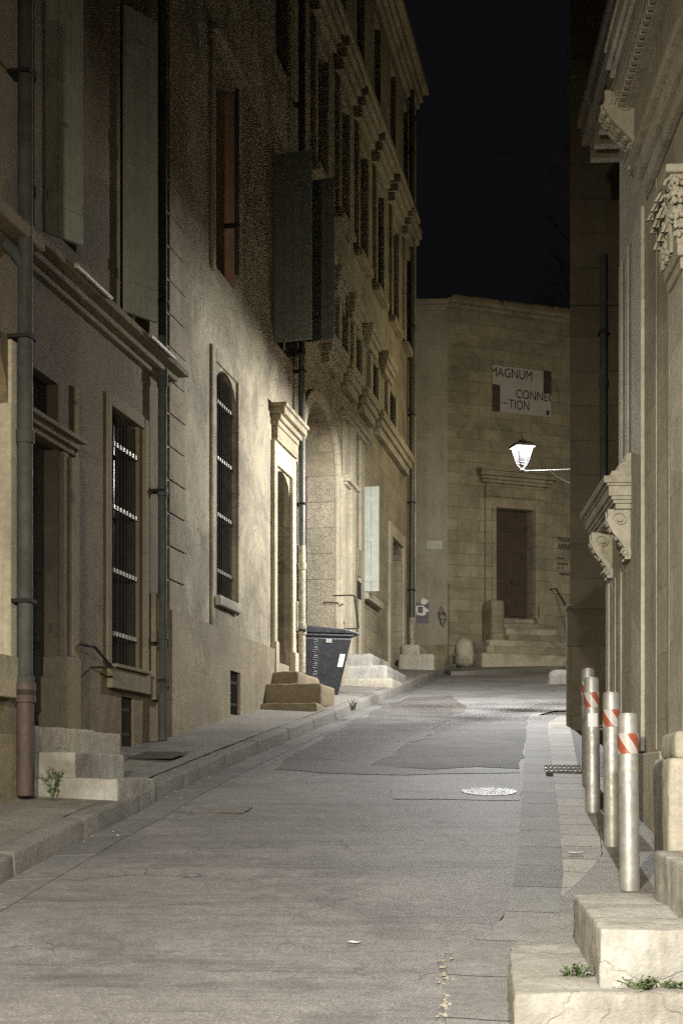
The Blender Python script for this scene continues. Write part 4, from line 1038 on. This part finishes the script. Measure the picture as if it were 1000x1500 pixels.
# dark recessed wing behind the porch
R2=RWF.root('recessed_wing','dark recessed bay between the pale front and the dark block, with dentil cornice','building')
o2=-.75; tW1=RWF.tY(14.2)
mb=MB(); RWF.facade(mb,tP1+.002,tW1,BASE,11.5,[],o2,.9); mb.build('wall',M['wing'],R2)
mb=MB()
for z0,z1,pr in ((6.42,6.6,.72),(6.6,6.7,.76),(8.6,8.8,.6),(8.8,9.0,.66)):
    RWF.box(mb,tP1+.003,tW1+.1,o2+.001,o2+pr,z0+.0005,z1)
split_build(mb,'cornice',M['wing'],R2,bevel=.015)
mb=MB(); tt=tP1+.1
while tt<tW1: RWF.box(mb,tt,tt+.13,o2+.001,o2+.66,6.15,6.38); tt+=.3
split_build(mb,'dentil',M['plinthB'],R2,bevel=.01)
# dark block facing down the street
BW=W(2.78,17.3,1,0,-1)
R3=BW.root('dark_block','tall dark block facing down the street, right of the lantern','building')
zp=BW.z(850,894)
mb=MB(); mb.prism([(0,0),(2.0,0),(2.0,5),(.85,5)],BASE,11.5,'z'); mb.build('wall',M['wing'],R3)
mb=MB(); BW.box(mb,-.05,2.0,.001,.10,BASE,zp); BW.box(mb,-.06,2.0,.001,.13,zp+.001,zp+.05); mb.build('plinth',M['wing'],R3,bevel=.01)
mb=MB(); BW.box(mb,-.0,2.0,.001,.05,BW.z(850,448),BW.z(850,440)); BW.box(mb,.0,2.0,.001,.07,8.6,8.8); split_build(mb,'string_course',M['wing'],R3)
pipe(R3,883.5,.10,372,790,M['pipeG'],.045,joints=(560,),wall=BW)
text_mesh('painted_letters',BW,'TEZAWNT',BW.t(877,.1),BW.t(883,.1),BW.z(880,1112,.1),BW.z(880,1060,.1),.101,M['paper'],R3,vertical=True,thick=.002)
SW=W(3.72,22.35,.32,1,1)
R3=SW.root('side_house','plain dark house round the corner past the lantern, hidden by the dark block','house')
mb=MB(); SW.facade(mb,0,16,BASE,8,[(2,3,3.2,4.8,.15),(6,7,3.6,5.2,.15)],0,.6); mb.build('wall',M['wing'],R3)
mb=MB(); SW.box(mb,1.9,3.1,.001,.06,3.05,3.19); SW.box(mb,5.9,7.1,.001,.06,3.45,3.59); split_build(mb,'window_sill',M['trimA'],R3)

# ---- near steps at right
E=empty('entrance_steps','broad white worn entrance steps rising at the bottom right corner','steps',(0,0,0))
dxy=.12
def stp(name,mat,x0,y0,y1,z0,z1,w,seed,skew=.0):
    # left edge from (x0,y0) to (x0+dxy*(y1-y0)*...,y1)
    xl0=x0; xl1=x0+(y1-y0)*.105
    b=[(xl0,y0,z0),(xl0+w,y0-.08,z0),(xl1+w,y1,z0),(xl1,y1,z0),(xl0,y0,z1),(xl0+w,y0-.08,z1),(xl1+w,y1,z1),(xl1,y1,z1)]
    return rough(name,mat,[b],E,amp=.017,cell=.032,round_=.013,seed=seed)
stp('step',M['stepW'],.595,4.9,6.46,-1.5,-.72,2.2,41)
stp('step',M['stepW'],.925,5.08,6.72,-.9,-.514,1.8,47)
stp('step',M['stepW'],1.23,4.7,6.42,-.7,-.30,1.4,52)
stp('landing',M['stepW'],1.75,4.7,8.3,-.7,-.285,.6,55)

# ---- bollards
def bollard(px,pyb,pyt,label,lean=0.0,band=True,sticker=False,first=None):
    p=G(px,pyb,.03); s_=F/p.y; H=(pyb-pyt)/s_
    r=.055
    e=empty('bollard',label,'bollard',p,0,'metal bollards along the right kerb')
    mb=MB(); mb.lathe([(r,-.1),(r,H-.01),(r*.93,H)],(0,0,0),28)
    b=mb.build('post',M['steel'],e,smooth=True)
    mb=MB(); mb.lathe([(r*.9,H+.0005),(r*.9,H+.006),(r*.5,H+.008)],(0,0,0),28); mb.build('cap',M['steel'],e,smooth=True)
    if band:
        mb=MB(); n=28; z0,z1=H-.215,H-.105; vs=[]
        for zz in (z0,z1):
            for i in range(n): a=2*math.pi*i/n; vs.append((math.cos(a)*(r+.0012),math.sin(a)*(r+.0012),zz))
        mb.add(vs,[(i,(i+1)%n,n+(i+1)%n,n+i) for i in range(n)]); mb.build('striped_band',M['stripe'],e,smooth=True)
    if sticker:
        mb=MB(); vs=[]; n=9
        for zz in (H-.36,H-.26):
            for i in range(n): a=math.radians(-125+i*10); vs.append((math.cos(a)*(r+.0015),math.sin(a)*(r+.0015),zz))
        mb.add(vs,[(i,i+1,n+i+1,n+i) for i in range(n-1)]); mb.build('sticker',M['paper'],e)
    e.rotation_euler=(random.uniform(-.012,.012),lean,random.uniform(-.4,.4))
    return e
bollard(922,1304,1047,'nearest metal bollard with red and white band, beside the white steps',-.012)
bollard(897,1240,1016,'second metal bollard from the white steps, red and white band at its top',-.012)
bollard(868,1189,994,'third metal bollard from the white steps, with a scuffed pale sticker under its band',-.012,True,True)
bollard(862,1150,981,'farthest metal bollard, dark top half hidden behind the third',-.01,True)

# ---- wheelie bin
p=Vector((-.27,21.2,gz(20.75)+.15))
e=empty('wheelie_bin','dark grey wheelie bin with silver scrawl and white sticker beside the downpipe','bin',p,math.radians(16))
s_=F/p.y
# tapered body
H=.94; 
def taper(mb,b,tp,z0,z1):
    (x0,x1,y0,y1),(X0,X1,Y0,Y1)=b,tp
    mb.hexa([(x0,y0,z0),(x1,y0,z0),(x1,y1,z0),(x0,y1,z0),(X0,Y0,z1),(X1,Y0,z1),(X1,Y1,z1),(X0,Y1,z1)])
mb=MB(); taper(mb,(-.36,.17,-.22,.22),(-.40,.36,-.29,.29),.03,H-.06); taper(mb,(-.385,.385,-.30,.30),(-.39,.40,-.305,.305),H-.059,H)
body=mb.build('body',M['binD'],e,bevel=.025,smooth=False)
mb=MB(); mb.prism([(-.42,H+.002),(.42,H+.002),(.47,H-.02),(.475,H+.0),(.43,H+.025),(.25,H+.07),(-.36,H+.11),(-.42,H+.07)],-.315,.315,'y')
lid=mb.build('lid',M['binD'],e,bevel=.012)
mb=MB(); mb.tube([(-.46,-.24,H+.0),(-.46,.24,H+.0)],.016,10); mb.tube([(-.46,-.22,H),(-.38,-.22,H)],.014,8); mb.tube([(-.46,.22,H),(-.38,.22,H)],.014,8); mb.build('handle',M['binD'],e)
for s in (-1,1):
    mb=MB(); mb.tube([(-.30,s*.24,.1),(-.30,s*.29,.1)],.1,20); w=mb.build('wheel',M['ink'],e,smooth=True)
    mb=MB(); mb.tube([(-.30,s*.291,.1),(-.30,s*.296,.1)],.05,14); mb.build('hub',M['binD'],w)
for k in range(4):
    pass
# sticker and scrawl on the face toward the camera (local -y face)
def face_y(z): f=(z-.03)/(H-.09); return -(.22+.07*f)-.004
def yquad(mb,x0,x1,z0,z1,sl=.03):
    mb.add([(x0-sl,face_y(z0)-.003,z0),(x1-sl,face_y(z0)-.003,z0),(x1+sl,face_y(z1)-.003,z1),(x0+sl,face_y(z1)-.003,z1),
            (x0-sl,face_y(z0),z0),(x1-sl,face_y(z0),z0),(x1+sl,face_y(z1),z1),(x0+sl,face_y(z1),z1)],[(0,1,2,3),(4,7,6,5),(0,4,5,1),(1,5,6,2),(2,6,7,3),(3,7,4,0)])
mb=MB(); yquad(mb,.16,.24,.45,.64,.02); mb.build('sticker',M['paper'],e)
mb=MB(); yquad(mb,-.04,.05,.80,.86,.0); mb.build('label_plate',M['tagW'],e)
mb=MB()
zz=.84; x=-.2
pts=[]
for k in range(9):
    a=[(x-.03,zz),(x+.04,zz-.01),(x-.02,zz-.035),(x+.035,zz-.05)] if k%2 else [(x-.02,zz),(x+.03,zz-.005),(x+.035,zz-.03),(x-.03,zz-.025),(x-.03,zz-.05)]
    mb.tube([(u,face_y(v)-.001,v) for u,v in a],.0035,5); zz-=.058
mb.tube([(u,face_y(v)-.001,v) for u,v in [(x-.03,.32),(x+.02,.34),(x+.03,.28),(x-.04,.24),(x-.08,.2)]],.0035,5)
mb.build('paint_scrawl',M['tagW'],e)

# ---- street lantern
LX,LY,LZ=2.545,20.0,(HZ-660)*20.0/F
L=empty('street_lantern','glowing four sided street lantern on a thin wall bracket over the road','street lamp',(LX,LY,LZ),math.radians(14))
L.scale=(.75,.75,.75); zt_=.085; zb_=-.235; rt,rb=.165,.085
mb=MB(); mb.prism([(-rt-.03,zt_),(rt+.03,zt_),(rt*.5,zt_+.13),(rt*.2,zt_+.16),(-rt*.2,zt_+.16),(-rt*.5,zt_+.13)],-.001,.001,'y')
mb=MB(); n=4
def sq(r,z): return [(r,r,z),(-r,r,z),(-r,-r,z),(r,-r,z)]
lv_=[(rt+.028,zt_-.03),(rt+.03,zt_+.02),(rt*.6,zt_+.07),(rt*.3,zt_+.085),(rt*.3,zt_+.11),(.02,zt_+.12)]
vs=[]; 
for r,z in lv_: vs+=sq(r,z)
fs=[(3,2,1,0)]+[(k*4+i,k*4+(i+1)%4,(k+1)*4+(i+1)%4,(k+1)*4+i) for k in range(len(lv_)-1) for i in range(4)]+[tuple(len(lv_)*4-4+i for i in range(4))]
mb.add(vs,fs); mb.lathe([(.012,zt_+.12),(.022,zt_+.135),(.012,zt_+.15),(.004,zt_+.165)],(0,0,0),12); mb.build('cap',M['iron'],L)
mb=MB()
for a,b in ((1,1),(-1,1),(-1,-1),(1,-1)):
    mb.tube([(a*rb,b*rb,zb_),(a*rt,b*rt,zt_)],.007,6)
    mb.tube([(a*rb,b*rb,zb_),(a*.07,b*.07,zb_-.03),(a*.035,b*.035,zb_-.085),(0,0,zb_-.1)],.007,6)
for r,z in ((rb,zb_),(rt,zt_)):
    c=sq(r,z)
    for i in range(4): mb.tube([c[i],c[(i+1)%4]],.008,6)
mb.lathe([(.008,zb_-.18),(.036,zb_-.165),(.042,zb_-.135),(.03,zb_-.105),(.01,zb_-.1)],(0,0,0),14)
mb.build('frame',M['lampmetal'],L,smooth=True)
def pane_mat():
    m=D.materials.new('lantern glass'); m.use_nodes=True; nt=m.node_tree; nt.nodes.clear()
    out=nt.nodes.new('ShaderNodeOutputMaterial'); tr=nt.nodes.new('ShaderNodeBsdfTransparent'); tr.inputs[0].default_value=(.97,.98,1,1)
    tl=nt.nodes.new('ShaderNodeBsdfTranslucent'); tl.inputs[0].default_value=(.9,.93,1,1)
    mx=nt.nodes.new('ShaderNodeMixShader'); mx.inputs[0].default_value=.0005; nt.links.new(tr.outputs[0],mx.inputs[1]); nt.links.new(tl.outputs[0],mx.inputs[2]); nt.links.new(mx.outputs[0],out.inputs[0]); return m
mb=MB()
for i in range(4):
    a=sq(rb-.004,zb_+.008); b=sq(rt-.004,zt_-.008); j=(i+1)%4
    a2=sq(rb-.007,zb_+.008); b2=sq(rt-.007,zt_-.008)
    mb.add([a[i],a[j],b[j],b[i]],[(0,1,2,3)])
mb.build('panes',pane_mat(),L)
em=D.materials.new('lamp glow'); em.use_nodes=True; b=em.node_tree.nodes['Principled BSDF']; b.inputs['Base Color'].default_value=(.9,.93,1,1); b.inputs['Emission Color'].default_value=(.90,.94,1,1); b.inputs['Emission Strength'].default_value=8
mb=MB(); mb.lathe([(.05,.066),(.09,.068),(.12,.072),(.125,.078)],(0,0,0),20); mb.build('bulb',em,L,smooth=True)
# bracket arm to the side house
mb=MB(); zz=zb_-.145; 
ang=-math.radians(14); 
mb.tube([(.03,0,zz),(.6,-.13,zz+.02),(1.06,-.24,zz+.04)],.011,8); mb.tube([(.5,-.11,zz),(.62,-.14,zz-.1),(.8,-.18,zz-.2),(1.04,-.24,zz-.3)],.009,6)
mb.tube([(1.06,-.24,zz+.14),(1.06,-.24,zz-.36)],.018,8)
mb.build('bracket',M['lampmetal'],L,smooth=True)
lt=D.lights.new('lantern light','AREA'); lt.shape='DISK'; lt.size=.14; lt.energy=95; lt.color=(.97,.97,1)
lo=D.objects.new('lantern_light',lt); C.objects.link(lo); lo.parent=L; lo.location=(0,0,.03)
lt=D.lights.new('lantern side light','POINT'); lt.energy=980; lt.color=(1,.98,.94); lt.shadow_soft_size=.02
lo=D.objects.new('lantern_side_light',lt); C.objects.link(lo); lo.parent=L; lo.location=(0,0,.018)

# ---- manhole cover, drain grate
p=G(716,1161); mb=MB(); mb.lathe([(.225,.004),(.225,.011),(.205,.012),(.203,.009),(.02,.009)],(0,0,0),40)
for i in range(-3,4):
    w=math.sqrt(max(0,.18**2-(i*.05)**2)); mb.box(-w,w,i*.05-.006,i*.05+.006,.0092,.0108)
o=mb.build('manhole_cover',M['iron_cover']); o.location=p; o.rotation_euler.x=math.atan(.14); tag(o,'round shiny metal manhole cover in the road near the right gutter','manhole cover')
p=G(834,1133); E=empty('drain_grate','slotted metal drain grate in the stone strip before the bollards','drain',(p.x,p.y,p.z+.035),math.radians(-6)); E.rotation_euler.x=math.atan(.135)
mb=MB(); mb.box(-.22,.22,-.24,.24,-.02,.0); mb.build('pit',M['ink'],E)
mb=MB()
for j in range(2):
    for i in range(10): mb.box(-.20+i*.042,-.176+i*.042,-.22+j*.23,-.02+j*.23,.001,.014)
mb.box(-.22,.22,-.24,-.22,.001,.014); mb.box(-.22,.22,.21,.23,.001,.014); mb.box(-.22,.22,-.018,.008,.001,.014)
mb.build('grating',M['kerb'],E)
# utility covers in pavement
def cover(label,px,py,w,d,dz,mat):
    p=G(px,py,dz); mb=MB(); mb.box(-w/2,w/2,-d/2,d/2,.0,.006); mb.box(-w/2+.03,w/2-.03,-d/2+.03,d/2-.03,.0062,.009)
    o=mb.build('access_cover',mat); o.location=(p.x,p.y,p.z+.002); o.rotation_euler=(math.atan(.135),0,math.radians(-11)); tag(o,label,'cover')
cover('rectangular dark access cover in the left pavement past the first steps',233,1107,.42,.5,.165,M['pipeD'])
cover('dull rectangular access cover set in the road by the left gutter',322,1187,.45,.28,.0,M['kerb'])

# ---- litter and weeds
def weed(label,pos,h,n,spread):
    mb=MB()
    for i in range(n):
        a=random.uniform(0,2*math.pi); l=h*random.uniform(.5,1.1); ln=random.uniform(.1,.7 if h>.1 else 1.6)*spread
        tip=Vector((math.cos(a)*ln,math.sin(a)*ln,l)); base=Vector((random.uniform(-.03,.03),random.uniform(-.03,.03),0))
        mb.tube([base,base+tip*.5+Vector((0,0,l*.12)),base+tip],.0025,4)
        for k in range(5):
            f=.25+.75*k/4; c=base+tip*f; s=(h*.16 if h>.1 else .022)*random.uniform(.6,1.2); aa=random.uniform(0,6.28); up=random.uniform(-.2,.8)
            d=Vector((math.cos(aa),math.sin(aa),up)).normalized(); q=d.cross(Vector((0,0,1))).normalized()*s*.35
            mb.add([c,c+d*s*.5+q,c+d*s,c+d*s*.5-q],[(0,1,2,3)])
    o=mb.build('weed',M['leaf']); o.location=pos; return tag(o,label,'weed','weeds in the cracks')
weed('bushy green weed at the foot of the first pale door steps',G(80,1168,.15),.20,46,.2)
weed('small dark weed growing on the kerb below the wheelie bin',G(516,1041,.12),.14,22,.12)
weed('grey green weed against the warm wall, left of the flowering one',G(558,978,.15),.4,26,.16)
weed('tall green weed in flower by the corner house steps',G(596,978,.15),.42,30,.22)
weed('small green weed at the pavement corner right of the flowering one',G(612,975,.15),.22,20,.2)
weed('low green weed on the lowest white step, against the riser',Vector((.875,5.32,-.72)),.04,18,.045)
weed('wide low weed on the lowest white step near the right edge',Vector((1.06,5.0,-.72)),.035,22,.06)
weed('small clump of weed on the lowest white step, at the edge',Vector((1.17,4.99,-.72)),.03,14,.05)
mb=MB()
for k in range(60):
    if k<34: q=G(random.uniform(640,655)+random.uniform(0,8)*(k%3),random.uniform(1395,1495))
    else:
        y=random.uniform(7,20); q=Vector((XL(y)+random.uniform(0,.22),y,gz(y)))
    r=random.uniform(.006,.018); a=random.uniform(0,3)
    mb.add([q+Vector((math.cos(a+i*1.57)*r*random.uniform(.6,1.2),math.sin(a+i*1.57)*r,.006)) for i in range(4)]+[q+Vector((0,0,.006+r*.6))],[(0,1,4),(1,2,4),(2,3,4),(3,0,4),(3,2,1,0)])
structure(mb.build('gutter_debris',M['step']),'stuff')
def litter(label,px,py,w,d,rz,dz=.004):
    p=G(px,py,dz); mb=MB(); n=7
    mb.add([(math.cos(i*.9)*w*(.8+.3*random.random()),math.sin(i*.9)*d*(.8+.3*random.random()),.004+random.random()*.006) for i in range(n)],[tuple(range(n))])
    o=mb.build('litter_scrap',M['paper']); o.location=p; o.rotation_euler.z=rz; tag(o,label,'litter')
litter('flattened white scrap of paper on the stone strip beside the bollards',843,1250,.055,.03,.2,.04)
litter('white paper scrap lying mid road in the foreground',518,1382,.035,.03,0)

# ---- bare tree behind the end house
random.seed(5)
mb=MB(); tw=MB()
def branch(p,d,l,r,dep):
    q=p+d*l; mid=p+d*l*.5+Vector((random.uniform(-1,1),random.uniform(-1,1),random.uniform(-1,1)))*l*.07
    (mb if dep<3 else tw).tube([p,mid,q],r,6 if dep<3 else 3,r*.65)
    if dep>=6: return
    for k in range(3 if dep<5 else 4):
        nd=(d+Vector((random.uniform(-1,1),random.uniform(-1,1),random.uniform(-.45,.75)))*.75).normalized()
        branch(q if k<2 else p+d*l*.6,nd,l*random.uniform(.6,.82),r*.58,dep+1)
branch(Vector((0,0,0)),Vector((-.06,0,1)),7.0,.26,0)
TR=empty('bare_tree','dark bare branched tree rising against the night sky behind the end house','tree',(10.2,46,3.6))
mb.build('trunk',M['bark'],TR,smooth=True); tw.build('crown',M['bark'],TR)

# ================================================================== LIGHT, SKY, CAMERA
def spot(name,loc,target,energy,color,angle,blend,size):
    l=D.lights.new(name,'SPOT'); l.energy=energy; l.color=color; l.spot_size=math.radians(angle); l.spot_blend=blend; l.shadow_soft_size=size
    o=D.objects.new(name,l); C.objects.link(o); o.location=loc; o.rotation_euler=(Vector(target)-Vector(loc)).to_track_quat('-Z','Y').to_euler(); return o
spot('street_lamp_light_behind',(-1.9,-.8,2.9),(.2,8.5,-2.4),2600,(1,.90,.69),100,1.0,.12)
spot('street_lamp_light_behind',(.1,-1.4,2.8),(.55,7.2,-1.3),1400,(.97,.97,1),74,.9,.12)
spot('side_street_lamp_light',(4.9,28.0,6.6),(4.3,38,6.2),330,(1,.90,.66),100,.8,.15)
l=D.lights.new('upper_front_fill','POINT'); l.energy=150; l.color=(1,.88,.60); l.shadow_soft_size=.2  # added fill, no lamp here: lifts the upper front of the renaissance house
o=D.objects.new('upper_front_fill_light',l); C.objects.link(o); o.location=(4.95,28.3,7.4)

w=D.worlds.new('World'); scene.world=w; w.use_nodes=True
bg=w.node_tree.nodes['Background']; bg.inputs[0].default_value=(.0019,.0019,.0023,1); bg.inputs[1].default_value=1.0

cam=D.cameras.new('camera'); co=D.objects.new('camera',cam); C.objects.link(co); scene.camera=co
co.location=(0,0,0); co.rotation_euler=(math.pi/2,0,0)
cam.sensor_fit='HORIZONTAL'; cam.sensor_width=24; cam.lens=24*F/1000; cam.shift_x=0; cam.clip_end=400
# shift is measured in units of the larger image side
cam.shift_y=(HZ-750)/1000.0
scene.view_settings.view_transform='Standard'; scene.view_settings.look='None'; scene.view_settings.gamma=1; scene.view_settings.use_curve_mapping=False
scene.view_settings.exposure=1.0
scene.cycles.use_denoising=False; scene.cycles.caustics_reflective=False; scene.cycles.caustics_refractive=False; scene.cycles.sample_clamp_direct=4
scene.cycles.max_bounces=8; scene.cycles.diffuse_bounces=5; scene.cycles.sample_clamp_indirect=.6
